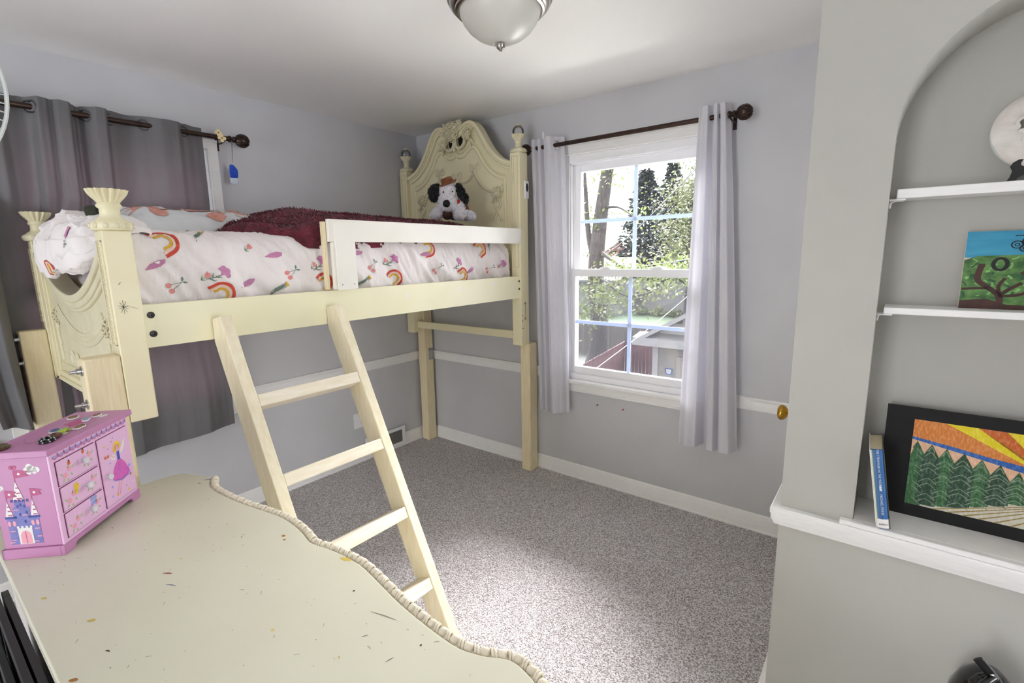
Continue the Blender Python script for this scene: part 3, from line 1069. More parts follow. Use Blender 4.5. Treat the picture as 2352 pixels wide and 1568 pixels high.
def duv(y, t, off=0.0):
    """point of the duvet: t runs from the lower edge above the rail, up the side and across the top"""
    end = 1.0
    if y > -0.33:
        end = sqrt(max(0.0, 1 - ((y + 0.33) / 0.125) ** 2))
    x0 = 1.068
    if t < T1:
        x, z, nx, nzv = x0 + 0.010 * sin(pi * t / T1), 1.372 + t, 1, 0
    elif t < T1 + T2:
        a = (t - T1) / DR
        x, z, nx, nzv = x0 - DR + DR * cos(a), DZ - DR + DR * sin(a), cos(a), sin(a)
    else:
        q = t - T1 - T2
        x, z, nx, nzv = x0 - DR - q, DZ + 0.012 * sin(q * 3.2), 0, 1
    dd = dwr(y, t) + off
    if x < 0.075:
        x = 0.075
    p = Vector((x + nx * dd, y, z + nzv * dd))
    if end < 1:
        p.z = 1.40 + (p.z - 1.40) * (0.55 + 0.45 * end)
        p.x = 0.58 + (p.x - 0.58) * (0.93 + 0.07 * end)
    p.x = min(p.x, 1.1035 + off)
    return p


dv = thing('duvet', 'white duvet printed with rainbows and flowers on the loft bed', 'duvet', (0.58, -1.2, 1.48))
TT = T1 + T2 + (1.068 - DR - 0.07)
b = MB()
b.grid(lambda u, v: duv(-2.225 + 2.018 * u, -0.0 + TT * v), 240, 90)
n0 = len(b.v)
cov = b.obj('cover', 'duvet_cotton', dv, smooth=80, fixn=False)

# the end of the duvet heaped over the footboard
def heap(u, v, off=0.0):
    x = 0.20 + 0.845 * u
    e = sin(pi * min(max(u, 0.0), 1.0)) ** 0.42
    path = [(0.0, (-2.08, 1.60)), (0.18, (-2.13, 1.655)), (0.36, (-2.20, 1.685)), (0.5, (-2.27, 1.683)), (0.63, (-2.325, 1.655)), (0.74, (-2.357, 1.605)), (0.86, (-2.360, 1.545)), (0.94, (-2.345, 1.505)), (1.0, (-2.325, 1.492))]
    y = slerp([(a, q[0]) for a, q in path], v)
    z = slerp([(a, q[1]) for a, q in path], v)
    drop = 0.03 * sin(pi * u) + 0.02
    z -= drop * max(0, v - 0.5) * 1.0
    z += 0.028 * (nz(x * 5.0, v * 3.0, 2.0)) + 0.010 * nz(x * 14, v * 7, 5.0) + 0.022 * ((1 - abs(nz(x * 7 + v * 4, v * 3 - x * 2, 3.0))) ** 3 - 0.5) + 0.004 * ((1 - abs(nz(x * 17 - v * 9, v * 8, 13.0))) ** 4 - 0.4) + 0.03 * exp(-((u - 0.42) / 0.22) ** 2) * sin(pi * min(1, v * 1.25))
    y += 0.02 * nz(x * 8, v * 5, 9.0) + 0.018 * ((1 - abs(nz(x * 8 - v * 5, v * 4 + x, 6.0))) ** 3 - 0.5) + 0.004 * ((1 - abs(nz(x * 19 + v * 8, v * 7, 16.0))) ** 4 - 0.4) - 0.012 * e
    y = max(y, -2.375)
    z = 1.60 + (z - 1.60) * (0.25 + 0.75 * e) if v < 0.55 else 1.60 + (z - 1.60) * (0.15 + 0.85 * e)
    y = -2.18 + (y + 2.18) * (0.35 + 0.65 * e)
    return Vector((x, y - off, z + off * (1 if v < 0.5 else 0.2)))


b = MB()
b.grid(lambda u, v: heap(u, v), 120, 90)
o = b.obj('heaped_end', 'duvet_cotton', dv, smooth=80, fixn=False)
# lilac underside hanging below the heap, inside the dip of the footboard
b = MB()
b.grid(lambda u, v: Vector((0.45 + 0.5 * u, -2.232 + 0.006 * sin(9 * u), 1.60 - (0.20 + 0.05 * sin(pi * u)) * v + 0.0)), 16, 6)
pm('duvet_lining', rgb(196, 180, 190), rough=0.85)
b.obj('lining', 'duvet_lining', dv, smooth=80, fixn=False)


def tz(z):
    if z < DZ - DR:
        return z - 1.372
    return T1 + DR * math.asin(min(0.95, (z - DZ + DR) / DR))


MOTIF = {
    'rainbow': [(-2.128, 1.585), (-1.972, 1.400), (-1.553, 1.418), (-1.159, 1.417), (-0.688, 1.413), (-0.511, 1.560), (-0.924, 1.565)],
    'flower': [(-1.970, 1.473), (-1.556, 1.502), (-1.161, 1.506), (-0.717, 1.480), (-0.306, 1.465)],
    'tulip': [(-2.021, 1.467), (-1.854, 1.566), (-1.597, 1.494), (-1.206, 1.503), (-0.350, 1.450)],
    'cherry': [(-2.113, 1.442), (-1.701, 1.470), (-1.285, 1.485), (-0.874, 1.457), (-0.435, 1.442)],
    'leaf': [(-2.168, 1.513), (-1.761, 1.541), (-1.876, 1.436), (-1.369, 1.546), (-0.948, 1.536), (-0.613, 1.440)],
    'sprig': [(-1.758, 1.398), (-1.352, 1.406), (-2.005, 1.609), (-0.409, 1.583)]}
PM_ = ['print_red', 'print_peach', 'print_yellow', 'print_pink', 'print_coral', 'print_green', 'print_mauve']


def motif(kind, fn, parent, sc=1.0, rot=0.0):
    """flat printed motif; fn maps local (u along, v up) metres to the cloth"""
    cr, sr = cos(rot), sin(rot)

    def g(u, v):
        u, v = u * sc, v * sc
        return fn(u * cr - v * sr, u * sr + v * cr)
    b = MB()

    def arc(r, w, a0, a1, mi):
        b.m(mi).strip([(r * cos(a), r * sin(a)) for a in [a0 + (a1 - a0) * i / 14 for i in range(15)]], w, g)
    if kind == 'rainbow':
        for r, w, mi in ((0.041, 0.010, 0), (0.030, 0.008, 1), (0.0205, 0.0075, 2)):
            lg_ = -0.026 + 0.008 * (mi == 2)
            b.m(mi).strip([(r + 0.001, lg_), (r, lg_ / 2)] + [(r * cos(a), r * sin(a)) for a in [pi * i / 16 for i in range(17)]] + [(-r, lg_ / 2), (-r - 0.001, lg_)], w, g)
    elif kind == 'flower':
        rim = []
        for i in range(43):
            a = pi * (-0.1 + 1.2 * i / 42)
            rr = 0.021 + 0.0045 * abs(sin(3.5 * (a + 0.1 * pi) / 1.2))
            rim.append((rr * cos(a), 0.010 + rr * sin(a)))
        b.m(3)
        k0 = len(b.v)
        b.v += [Vector(g(0, 0.012))] + [Vector(g(0.5 * u, 0.012 + 0.5 * (v - 0.012))) for u, v in rim] + [Vector(g(u, v)) for u, v in rim] + [Vector(g(0.0, -0.006))]
        for i in range(42):
            b.face([k0, k0 + 1 + i, k0 + 2 + i])
            b.face([k0 + 1 + i, k0 + 44 + i, k0 + 45 + i, k0 + 2 + i])
        b.face([k0, k0 + 43, k0 + 87, k0 + 1])
        b.m(5).strip([(0, -0.004), (-0.006, -0.025), (-0.016, -0.045), (-0.02, -0.05)], 0.003, g)
        for (q, s_) in ((-0.02, 1), (-0.03, -1), (-0.04, 1)):
            b.m(5).strip([(-0.006 + (q + 0.02) * 0.5, q), (-0.006 + s_ * 0.009, q + 0.007), (-0.006 + s_ * 0.014, q + 0.014)], lambda t: 0.006 * (1 - t) + 0.001, g)
    elif kind == 'tulip':
        b.m(4).poly([(-0.009, 0.004), (-0.010, 0.018), (-0.005, 0.013), (0, 0.02), (0.005, 0.013), (0.010, 0.018), (0.009, 0.004), (0.004, -0.002), (-0.004, -0.002)], g)
        b.m(5).strip([(0, -0.002), (-0.001, -0.018)], 0.002, g)
        b.m(5).strip([(-0.001, -0.018), (-0.012, -0.004)], lambda t: 0.004 * (1.1 - t), g)
        b.m(5).strip([(-0.001, -0.018), (0.011, -0.008)], lambda t: 0.004 * (1.1 - t), g)
    elif kind == 'cherry':
        b.m(4).disc((-0.022, -0.004), 0.009, g)
        b.m(4).disc((-0.010, -0.022), 0.009, g)
        b.m(5).strip([(-0.016, 0.0), (0.0, 0.006), (0.016, 0.012)], 0.0016, g)
        b.m(5).strip([(-0.006, -0.015), (0.006, 0.0), (0.016, 0.012)], 0.0016, g)
        b.m(5).poly([(0.016, 0.012), (0.012, 0.024), (0.016, 0.032), (0.021, 0.022)], g)
        b.m(5).poly([(0.016, 0.012), (0.026, 0.016), (0.036, 0.012), (0.026, 0.008)], g)
    elif kind == 'leaf':
        b.m(6).poly([(-0.034, -0.010), (-0.015, 0.004), (0.012, 0.012), (0.034, 0.010), (0.030, -0.002), (0.012, -0.010), (-0.012, -0.012)], g)
    else:
        for i in range(4):
            b.m(5).poly([(0.012 * i - 0.03, 0.006 * i - 0.014), (0.012 * i - 0.022, 0.006 * i + 0.004), (0.012 * i - 0.006, 0.006 * i + 0.014), (0.012 * i - 0.012, 0.006 * i - 0.002)], g)
        b.m(5).strip([(-0.04, -0.022), (0.0, 0.0), (0.03, 0.014)], 0.002, g)
        b.m(2).disc((0.034, 0.02), 0.006, g, 8)
        b.m(2).disc((0.03, 0.03), 0.005, g, 8)
    return b.obj(kind + '_print', PM_, parent, fixn=False)


random.seed(5)
for kind, lst in MOTIF.items():
    for (y, z) in lst:
        t = tz(z)
        rot = {'rainbow': -1.2, 'flower': -0.9, 'tulip': -0.8, 'cherry': 0.0, 'leaf': 0.1, 'sprig': 0.2}[kind] + random.uniform(-0.25, 0.25)
        motif(kind, lambda u, v, y=y, t=t: duv(y + u, max(t + v, 0.004), 0.0032), cov, 1.0, rot)
for (y, t) in ((-2.0, 0.36), (-1.85, 0.45), (-2.1, 0.5), (-1.7, 0.4)):
    motif(random.choice(['rainbow', 'flower', 'tulip', 'cherry']), lambda u, v, y=y, t=t: duv(y + u, t + v, 0.0032), cov, 1.0, random.uniform(-1, 1))
for (u0, v0, kind) in ((0.55, 0.93, 'rainbow'), (0.75, 0.72, 'flower'), (0.25, 0.78, 'sprig'), (0.6, 0.68, 'tulip'), (0.4, 0.48, 'tulip'), (0.15, 0.6, 'leaf')):
    motif(kind, lambda a, c, u0=u0, v0=v0: heap(u0 + a / 0.845, v0 - c / 0.45, 0.003), o, 0.8, random.uniform(-0.5, 0.5))


# burgundy fur throw: a lumpy sheet lying along the bed
BN = [(-1.90, 0.45), (-1.85, 0.66), (-1.78, 0.86), (-1.68, 1.01), (-1.60, 1.06), (-1.45, 1.065), (-0.40, 1.03), (-0.30, 0.99), (-0.255, 0.93)]


def burg(u, v, off=0.0):
    y = -1.90 + 1.645 * u
    xn = lerp(BN, y)
    xf = 0.12
    x = xf + (xn - xf) * v
    e = min(1.0, min(v, 1 - v) * (xn - xf) / 0.16, u * 1.645 / 0.30, (1 - u) * 1.645 / 0.16)
    e = sqrt(max(0.0, 1 - (1 - max(e, 0)) ** 2))
    H = slerp([(-1.90, 0.03), (-1.72, 0.10), (-1.5, 0.158), (-1.2, 0.152), (-0.8, 0.146), (-0.5, 0.138), (-0.25, 0.10)], y)
    cr = 0.62 + 0.38 * sin(pi * min(1, max(0, (x - 0.1) / 0.95))) ** 0.7
    z = DZ - 0.028 - (DR - sqrt(max(0.0, DR * DR - max(0.0, x - 0.995) ** 2))) + e * H * cr
    wr = 0.016 * nz(y * 10 - x * 9, y * 3 + x * 3, 1.0) + 0.008 * nz(y * 24 - x * 20, x * 8, 3.0)
    if y < -1.35:
        wr += 0.022 * nz(y * 7 + 3, x * 7, 6.0)
    return Vector((x, y, z + e * wr * 0.9 + off))


bt = thing('fur_throw', 'burgundy faux fur throw heaped on the loft bed', 'blanket', (0.55, -1.1, 1.6))
b = MB()
b.grid(lambda u, v: burg(u, v), 190, 100)
b.obj('fur_sheet', 'burgundy_fur', bt, smooth=80, fixn=False)
tf = MB()
random.seed(3)
for i in range(15000):
    u, v = random.random(), random.random()
    p = burg(u, v)
    du, dv_ = burg(min(u + .004, 1), v) - p, burg(u, min(v + .006, 1)) - p
    n_ = dv_.cross(du)
    if n_.length < 1e-9:
        continue
    n_.normalize()
    if n_.z < 0:
        n_ = -n_
    tip = p + n_ * random.uniform(0.006, 0.012) + Vector((random.uniform(-.008, .008), random.uniform(-.012, .004), 0))
    a = Vector((random.uniform(-1, 1), random.uniform(-1, 1), 0)).normalized() * 0.0028
    k0 = len(tf.v)
    tf.v += [p + a, p - a, tip]
    tf.face([k0, k0 + 1, k0 + 2])
o = tf.obj('fur_pile', 'burgundy_fur', bt, fixn=False)
o['kind'] = 'stuff'


# pale fleece with big salmon flowers, heaped beside the window
def flor(u, v, off=0.0):
    y = -2.12 + 0.66 * u
    x = 0.085 + 0.60 * v
    e = min(1.0, v * 0.6 / 0.06, (1 - v) * 0.6 / 0.16, u * 0.66 / 0.10, (1 - u) * 0.66 / 0.14)
    e = sqrt(max(0.0, 1 - (1 - max(e, 0)) ** 2))
    z = DZ - 0.03 + e * (0.182 + 0.022 * nz(x * 7, y * 7, 2.2) + 0.010 * nz(x * 16, y * 18, 7.0) - 0.05 * v)
    return Vector((x, y, z + off))


fl = thing('floral_blanket', 'pale fleece blanket with large salmon flowers beside the curtains', 'blanket', (0.35, -1.8, 1.6))
b = MB()
b.grid(lambda u, v: flor(u, v), 70, 60)
flo = b.obj('fleece', 'floral_fleece', fl, smooth=80, fixn=False)
random.seed(21)
for (yc, xc, s, r0) in ((-1.985, 0.50, 0.12, 0.2), (-1.70, 0.50, 0.15, 0.9), (-1.85, 0.33, 0.14, 0.5), (-1.60, 0.28, 0.12, 1.4), (-2.0, 0.24, 0.11, 0.0)):
    b = MB()
    for k in range(5):
        a = r0 + 2 * pi * k / 5
        ptl = [(0.12, 0.0), (0.3, 0.16), (0.62, 0.27), (0.9, 0.2), (1.0, 0.0), (0.9, -0.2), (0.62, -0.27), (0.3, -0.16)]
        ring = []
        for (q, w_) in ptl:
            yy = yc + s * (q * cos(a) - w_ * sin(a))
            xx = xc + s * (q * sin(a) + w_ * cos(a))
            ring.append(((yy + 2.12) / 0.66, (xx - 0.085) / 0.60))
        if all(0.02 < q[0] < 0.98 and 0.02 < q[1] < 0.98 for q in ring):
            cx_ = sum(q[0] for q in ring) / 8, sum(q[1] for q in ring) / 8
            k0 = len(b.v)
            b.v.append(flor(cx_[0], cx_[1], 0.004))
            b.v += [flor(q[0], q[1], 0.003) for q in ring]
            for j in range(8):
                b.face([k0, k0 + 1 + j, k0 + 1 + (j + 1) % 8])
    b.obj('flower_print', 'salmon_petal', flo, fixn=False)
st = thing('cloth_strap', 'dark olive cloth strap poking out of the heaped duvet', 'strap', (0.62, -2.19, 1.73))
b = MB()
pth = cat_rom([(0.42, -2.12, 1.70), (0.50, -2.16, 1.735), (0.58, -2.20, 1.735), (0.66, -2.22, 1.705), (0.70, -2.22, 1.68)], 5)
b.tube(pth, 0.011, 8, flat=(1.6, 0.35, (0, 0, 1)))
b.obj('strap_band', 'olive_strap', st, smooth=60)

# ------------------------------------------------------------------ plush dog
pm('plush_white', rgb(236, 234, 238), rgb(222, 220, 226), rough=0.95, vs=60, bump=0.5, bs=300, sheen=0.4)
pm('plush_black', rgb(12, 12, 16), rough=0.95, bump=0.5, bs=300, sheen=0.3)
pm('plush_brown', rgb(150, 88, 44), rgb(120, 66, 32), rough=0.8, vs=30, sheen=0.4)
pm('plush_dark_brown', rgb(70, 40, 34), rough=0.9)
pm('plush_red', rgb(200, 20, 30), rough=0.8)
pm('nose_black', rgb(14, 14, 18), rough=0.6)
DO = Vector((0.815, -0.475, 1.742))
DF = Vector((0.706, -0.708, 0))
DRt = Vector((0.708, 0.706, 0))


def dp(r, u, f=0.0):
    return DO + DRt * r + Vector((0, 0, u)) + DF * f


dog = thing('plush_dog', 'shaggy white plush dog with black ears and a brown hat', 'plush toy', tuple(DO))
DM = Matrix((DRt, DF, Vector((0, 0, 1)))).transposed()
b = MB()
BALLS = [(0.02, 0.075, -0.055, 0.062, (1.1, 1, 1.15)), (-0.02, 0.175, 0.0, 0.052, (1.0, 0.95, 1.2)), (-0.022, 0.115, 0.018, 0.055, (1.05, 1.1, 0.95)), (-0.024, 0.088, 0.05, 0.047, (1.15, 1.0, 0.85)),
         (-0.082, 0.044, 0.02, 0.035, (1, 1.1, 1)), (-0.10, 0.03, 0.045, 0.03, (1.1, 1.1, 0.9)), (0.042, 0.05, 0.02, 0.045, (0.9, 1, 1.1)), (0.05, 0.03, 0.055, 0.036, (1, 1.1, 0.9)),
         (0.09, 0.03, 0.0, 0.04, (1.2, 1, 0.8)), (0.118, 0.024, 0.02, 0.028, (1.1, 1.1, 0.95)), (0.05, 0.09, -0.02, 0.04, (1, 1, 1.1)), (-0.05, 0.07, -0.02, 0.045, (1, 1, 1))]
for (r, u, f, rad, sc) in BALLS:
    b.sphere(dp(r, u, f), rad, 20, 14, sc, DM)
body = b.obj('body', 'plush_white', dog, smooth=80)
rmsh = body.modifiers.new('one_skin', 'REMESH')
rmsh.mode = 'VOXEL'
rmsh.voxel_size = 0.006
rmsh.use_smooth_shade = True


def tufts(name, balls, count, mat, l=0.010, seed=1):
    b = MB()
    rnd = random.Random(seed)
    for i in range(count):
        r, u, f, rad, sc = balls[rnd.randrange(len(balls))]
        d_ = Vector((rnd.gauss(0, 1), rnd.gauss(0, 1), rnd.gauss(0, 1))).normalized()
        p = dp(r, u, f) + DM @ Vector((d_.x * sc[0] * rad * 0.96, d_.y * sc[1] * rad * 0.96, d_.z * sc[2] * rad * 0.96))
        n_ = (DM @ d_ + Vector((rnd.uniform(-.5, .5), rnd.uniform(-.5, .5), rnd.uniform(-.6, .3)))).normalized()
        a = n_.orthogonal().normalized() * 0.0026
        c = n_.cross(a).normalized() * 0.0026
        tip = p + n_ * l * rnd.uniform(0.6, 1.2)
        k0 = len(b.v)
        b.v += [p + a, p - a * 0.5 + c, p - a * 0.5 - c, tip]
        for t in ((0, 1, 3), (1, 2, 3), (2, 0, 3)):
            b.face([k0 + q for q in t])
    o = b.obj(name, mat, dog, fixn=False)
    o['kind'] = 'stuff'


tufts('fur', BALLS, 3800, 'plush_white', 0.011, 2)
E1 = [(-0.105, 0.162, -0.005, 0.036, (0.95, 0.6, 1.5)), (-0.085, 0.19, -0.005, 0.028, (1, 0.6, 1.1))]
E2 = [(0.05, 0.195, -0.005, 0.022, (1, 0.6, 1.3)), (0.066, 0.165, -0.003, 0.024, (1, 0.6, 1.5)), (0.083, 0.13, -0.001, 0.025, (1, 0.6, 1.4))]
for nm, E in (('ear', E1), ('ear', E2)):
    b = MB()
    for (r, u, f, rad, sc) in E:
        b.sphere(dp(r, u, f), rad, 16, 12, sc, DM)
    eo = b.obj(nm, 'plush_black', dog, smooth=80)
    q = eo.modifiers.new('one_skin', 'REMESH')
    q.mode = 'VOXEL'
    q.voxel_size = 0.005
    q.use_smooth_shade = True
tufts('ear_fur', E1 + E2, 1300, 'plush_black', 0.011, 4)
MB().sphere(dp(-0.029, 0.093, 0.094), 0.0225, 18, 12, (1, 0.7, 1), DM).obj('nose', 'nose_black', dog, smooth=80)
for (r, u) in ((-0.046, 0.166), (0.010, 0.169)):
    MB().sphere(dp(r, u, 0.05), 0.0045, 8, 6, (1, 1, 1.2), DM).obj('eye', 'nose_black', dog, smooth=80)
b = MB()
b.lathe([(0.0, 0.0), (0.048, -0.002), (0.056, 0.004), (0.058, 0.012), (0.054, 0.012), (0.042, 0.006), (0.041, 0.018), (0.038, 0.034), (0.03, 0.042), (0.022, 0.036), (0.012, 0.026), (0.0, 0.024)], dp(-0.014, 0.216, 0.008), Matrix.Rotation(-0.2, 3, 'Y') @ Matrix.Rotation(0.3, 3, 'X'), 24)
b.obj('hat', 'plush_brown', dog, smooth=80)
b = MB()
b.grid(lambda u, v: dp(0.075 + 0.045 * u + 0.008 * v * (1 - u), 0.118 - 0.085 * u ** 1.3 - (v - 0.5) * 0.05 * sin(pi * min(1, 0.25 + u * 0.75)), -0.03 + 0.02 * u + 0.012 * sin(pi * v)), 12, 8)
vo = b.obj('vest', 'plush_brown', dog, smooth=80, fixn=False)
sv = vo.modifiers.new('thick', 'SOLIDIFY')
sv.thickness = 0.004
MB().sphere(dp(-0.028, 0.03, 0.045), 0.03, 14, 10, (1, 0.8, 1.0), DM).obj('chest', 'plush_dark_brown', dog, smooth=80)
b = MB()
b.sphere(dp(0.046, 0.112, 0.03), 0.010, 10, 8, (0.8, 0.6, 1.4), DM).sphere(dp(0.042, 0.098, 0.03), 0.008, 10, 8, (0.6, 0.6, 1.2), DM)
b.obj('neckerchief', 'plush_red', dog, smooth=80)

# ------------------------------------------------------------------ curtain rods
pm('curtain_dark', rgb(110, 110, 111), rgb(102, 102, 103), rough=0.75, vs=6, bump=0.15, bs=700, bd=0.0008, trans=0.045, transcol=rgb(165, 130, 142))
pm('curtain_pale', rgb(220, 219, 223), rgb(214, 213, 219), rough=0.5, vs=6, bump=0.12, bs=700, bd=0.0008, trans=0.26, transcol=rgb(222, 221, 234), sheen=0.2)
pm('grommet_metal', rgb(96, 94, 96), rough=0.3, metal=0.9)
pm('grommet_silver', rgb(190, 188, 190), rough=0.25, metal=0.9)
pm('wood_shape', rgb(232, 214, 164), rough=0.6)
pm('agate_blue', rgb(20, 62, 190), rgb(46, 104, 220), rough=0.12, vs=40, trans=0.3, transcol=rgb(40, 90, 230), coat=0.5)
pm('agate_clear', rgb(196, 206, 222), rough=0.12, coat=0.5)
pm('cord_grey', rgb(120, 116, 114), rough=0.7)
ROD_R = 0.0125


def rod_thing(label, fn, a0, a1, ab, z):
    """fn(a, out, z) -> world; rod from a0 to a1 at distance 0.09 from the wall; ab = bracket positions"""
    r = thing('curtain_rod', label, 'curtain rod', fn((a0 + a1) / 2, 0.09, z), group='bronze curtain rods')
    MB().cyl(fn(a0, 0.09, z), fn(a1, 0.09, z), ROD_R, 16).obj('rod', 'bronze', r, smooth=50)
    for (a, sg) in ((a0, -1), (a1, 1)):
        d_ = (Vector(fn(a + sg, 0.09, z)) - Vector(fn(a, 0.09, z)))
        M = d_.to_track_quat('Z', 'Y').to_matrix().to_4x4()
        f = MB()
        f.lathe([(0.0125, -0.002), (0.017, 0.0), (0.017, 0.008), (0.013, 0.012), (0.012, 0.02), (0.016, 0.024), (0.016, 0.03), (0.012, 0.034), (0.02, 0.042), (0.031, 0.056), (0.035, 0.072), (0.032, 0.088), (0.022, 0.101), (0.008, 0.108), (0.0, 0.109)], fn(a, 0.09, z), M, 24)
        fo = f.obj('finial', 'bronze', r, smooth=60)
        g = MB()
        for k in range(6):
            for tw in (1, -1):
                pth = []
                for q in range(13):
                    t = q / 12
                    th = pi * (0.12 + 0.76 * t)
                    rr, hh = 0.0352 * sin(th), 0.072 - 0.037 * cos(th)
                    an = 2 * pi * k / 6 + tw * 1.1 * t
                    pth.append(M @ Vector((rr * cos(an), rr * sin(an), hh)) + Vector(fn(a, 0.09, z)))
                g.tube(pth, 0.0018, 5)
        g.obj('lattice', 'bronze', fo, smooth=60)
    for a in ab:
        k = MB()
        k.box(fn(a - 0.009, 0.0005, z - 0.055), fn(a + 0.009, 0.004, z + 0.03))
        k.tube([fn(a, 0.003, z - 0.022), fn(a, 0.06, z - 0.022), fn(a, 0.088, z - 0.019), fn(a, 0.106, z - 0.006)], 0.0045, 8)
        k.obj('bracket', 'bronze', r, smooth=40)
    return r


fR = lambda a, o_, z: (a, -o_, z)
fL = lambda a, o_, z: (o_, a, z)
rod_thing('bronze curtain rod with lattice ball ends over the yard window', fR, 1.185, 2.335, (1.212, 2.345), 2.176)
rod_thing('bronze curtain rod with lattice ball ends over the dark curtains', fL, -2.52, -1.445, (-2.5, -1.472), 2.175)


def curtain(label, fn, a_top, a_bot, off, zt, zb, mat, gm, grom, nu=120, nv=60, zbf=None, hem=True, group=None, amp_end=1.0, zrod=2.175, atab=None, offextra=None):
    """off: [(u, distance offset)] fold table; fabric crosses the rod where the offset is 0"""
    t = thing('window_curtain', label, 'curtain', fn((a_top[0] + a_top[1]) / 2, 0.09, zb), group=group)

    def P(u, v):
        w_ = v ** 0.9
        a = (a_top[0] + (a_top[1] - a_top[0]) * u) * (1 - w_) + (a_bot[0] + (a_bot[1] - a_bot[0]) * u) * w_
        o_ = slerp(off, u) * (1 + (amp_end - 1) * v) + 0.006 * nz(u * 9, v * 3.5, zt) * min(1, v * 4) + 0.0012 * nz(u * 40, v * 30, 2)
        bz = zbf(u) if zbf else zb
        z = zt + (bz - zt) * v + (0.004 * nz(u * 14, 1.0, zb) if v == 0 else 0)
        if offextra:
            a, o_, z = offextra(u, v, a, o_, z)
        return Vector(fn(a, 0.09 + o_, z))
    b = MB()
    b.grid(P, nu, nv)
    cl = b.obj('cloth', mat, t, smooth=80, fixn=False)
    # stitched header line
    for vv in ((0.0, 0.062) if hem else ()):
        pass
    for u in grom:
        vz = (zt - zrod) / (zt - zb)
        p = P(u, vz)
        du = P(min(u + 0.01, 1), vz) - P(max(u - 0.01, 0), vz)
        n_ = du.cross(Vector((0, 0, 1))).normalized()
        M = n_.to_track_quat('Z', 'Y').to_matrix()
        g = MB()
        g.torus(p, 0.0235, 0.0036, 'z', 24, 8, M)
        go = g.obj('grommet', gm, t, smooth=60)
    return t


# --- pale curtains at the yard window
offA = [(0, -0.02), (0.08, 0.014), (0.17, 0.022), (0.22, -0.004), (0.30, 0.018), (0.36, 0.02), (0.40, -0.012), (0.50, 0.02), (0.62, 0.034), (0.70, 0.03), (0.80, 0.0), (0.90, -0.026), (1.0, -0.03)]
curtain('pale grey curtain panel beside the headboard', fR, (1.150, 1.385), (1.205, 1.425), offA, 2.226, 0.485, 'curtain_pale', 'grommet_silver', (0.80,), group='pale grey curtain panels', amp_end=1.15, zrod=2.176,
        offextra=lambda u, v, a, o_, z: (a, max(o_, -0.055), z))
offB = [(0, -0.02), (0.06, 0.016), (0.20, 0.034), (0.36, 0.028), (0.44, -0.03), (0.5, -0.03), (0.56, 0.024), (0.66, 0.03), (0.71, 0.0), (0.76, 0.026), (0.9, 0.028), (1.0, -0.02)]
curtain('pale grey curtain panel beside the closet', fR, (2.19, 2.335), (2.155, 2.47), offB, 2.232, 0.475, 'curtain_pale', 'grommet_silver', (), group='pale grey curtain panels', amp_end=1.5, zrod=2.176,
        offextra=lambda u, v, a, o_, z: (a, o_ + 0.02 * v, z))

# --- dark curtains at the left window; table nodes at the places where the rod threads the cloth
a0_, a1_ = -2.238, -1.566


def uu(y):
    return (y - a0_) / (a1_ - a0_)


def squeeze(a, o_, z):
    # cloth caught between the bed and the wall
    lim = 0.026 if a > -2.23 else 0.0125
    t = min(1.0, max(0.0, (1.80 - z) / 0.10)) * (1.0 if a > -2.408 else max(0.0, 1 - (-2.408 - a) / 0.012))
    if z < 1.15 and a > -2.23:
        t *= max(0.0, 1 - (1.15 - z) / 0.35)
    q_ = min(o_, lim - 0.09 + 0.006 * nz(a * 30, z * 3, 1.0))
    return a, o_ + (q_ - o_) * t, z


offC = [(0, 0.0), (uu(-2.215), 0.036), (uu(-2.19), 0.030), (uu(-2.172), 0.012), (uu(-2.15), 0.034), (uu(-2.115), 0.034), (uu(-2.097), 0.0), (uu(-2.076), -0.032), (uu(-2.054), 0.0), (uu(-2.02), 0.034), (uu(-1.99), 0.034),
        (uu(-1.967), 0.0), (uu(-1.91), -0.022), (uu(-1.835), 0.0), (uu(-1.76), 0.030), (uu(-1.70), 0.026), (uu(-1.662), 0.0), (uu(-1.61), -0.02), (1, -0.03)]
curtain('wide dark grey curtain panel hanging down behind the loft bed', fL, (a0_, a1_), (-2.30, -1.575), offC, 2.214, 0.56, 'curtain_dark', 'grommet_metal', (uu(-2.238) + 0.012, uu(-2.054), uu(-1.967), uu(-1.835), uu(-1.662)), nu=170, nv=70,
        zbf=lambda u: 0.54 + 0.04 * u, group='dark grey curtain panels', amp_end=0.55, offextra=lambda u, v, a, o_, z: squeeze(a, max(o_ - 0.012 * v, -0.05), z))


def bunch(u, v, a, o_, z):
    # the lower end is swept aside and lies over the leg of the bed
    if v > 0.55:
        t = (v - 0.55) / 0.45
        o_ += 0.10 * t * t * (0.4 + 0.6 * u)
        a += 0.05 * t * t * (1 - u)
    return squeeze(a, o_, z)


offD = [(0, 0.02), (0.15, -0.02), (0.3, 0.03), (0.45, -0.022), (0.62, 0.02), (0.75, -0.015), (0.88, -0.024), (1.0, 0.0)]
curtain('dark grey curtain panel bunched beside the far foot leg of the bed', fL, (-2.52, -2.236), (-2.56, -2.25), offD, 2.214, 0.80, 'curtain_dark', 'grommet_metal', (0.985,), nu=90, nv=60, zbf=lambda u: 0.84 - 0.06 * u, group='dark grey curtain panels', offextra=bunch)

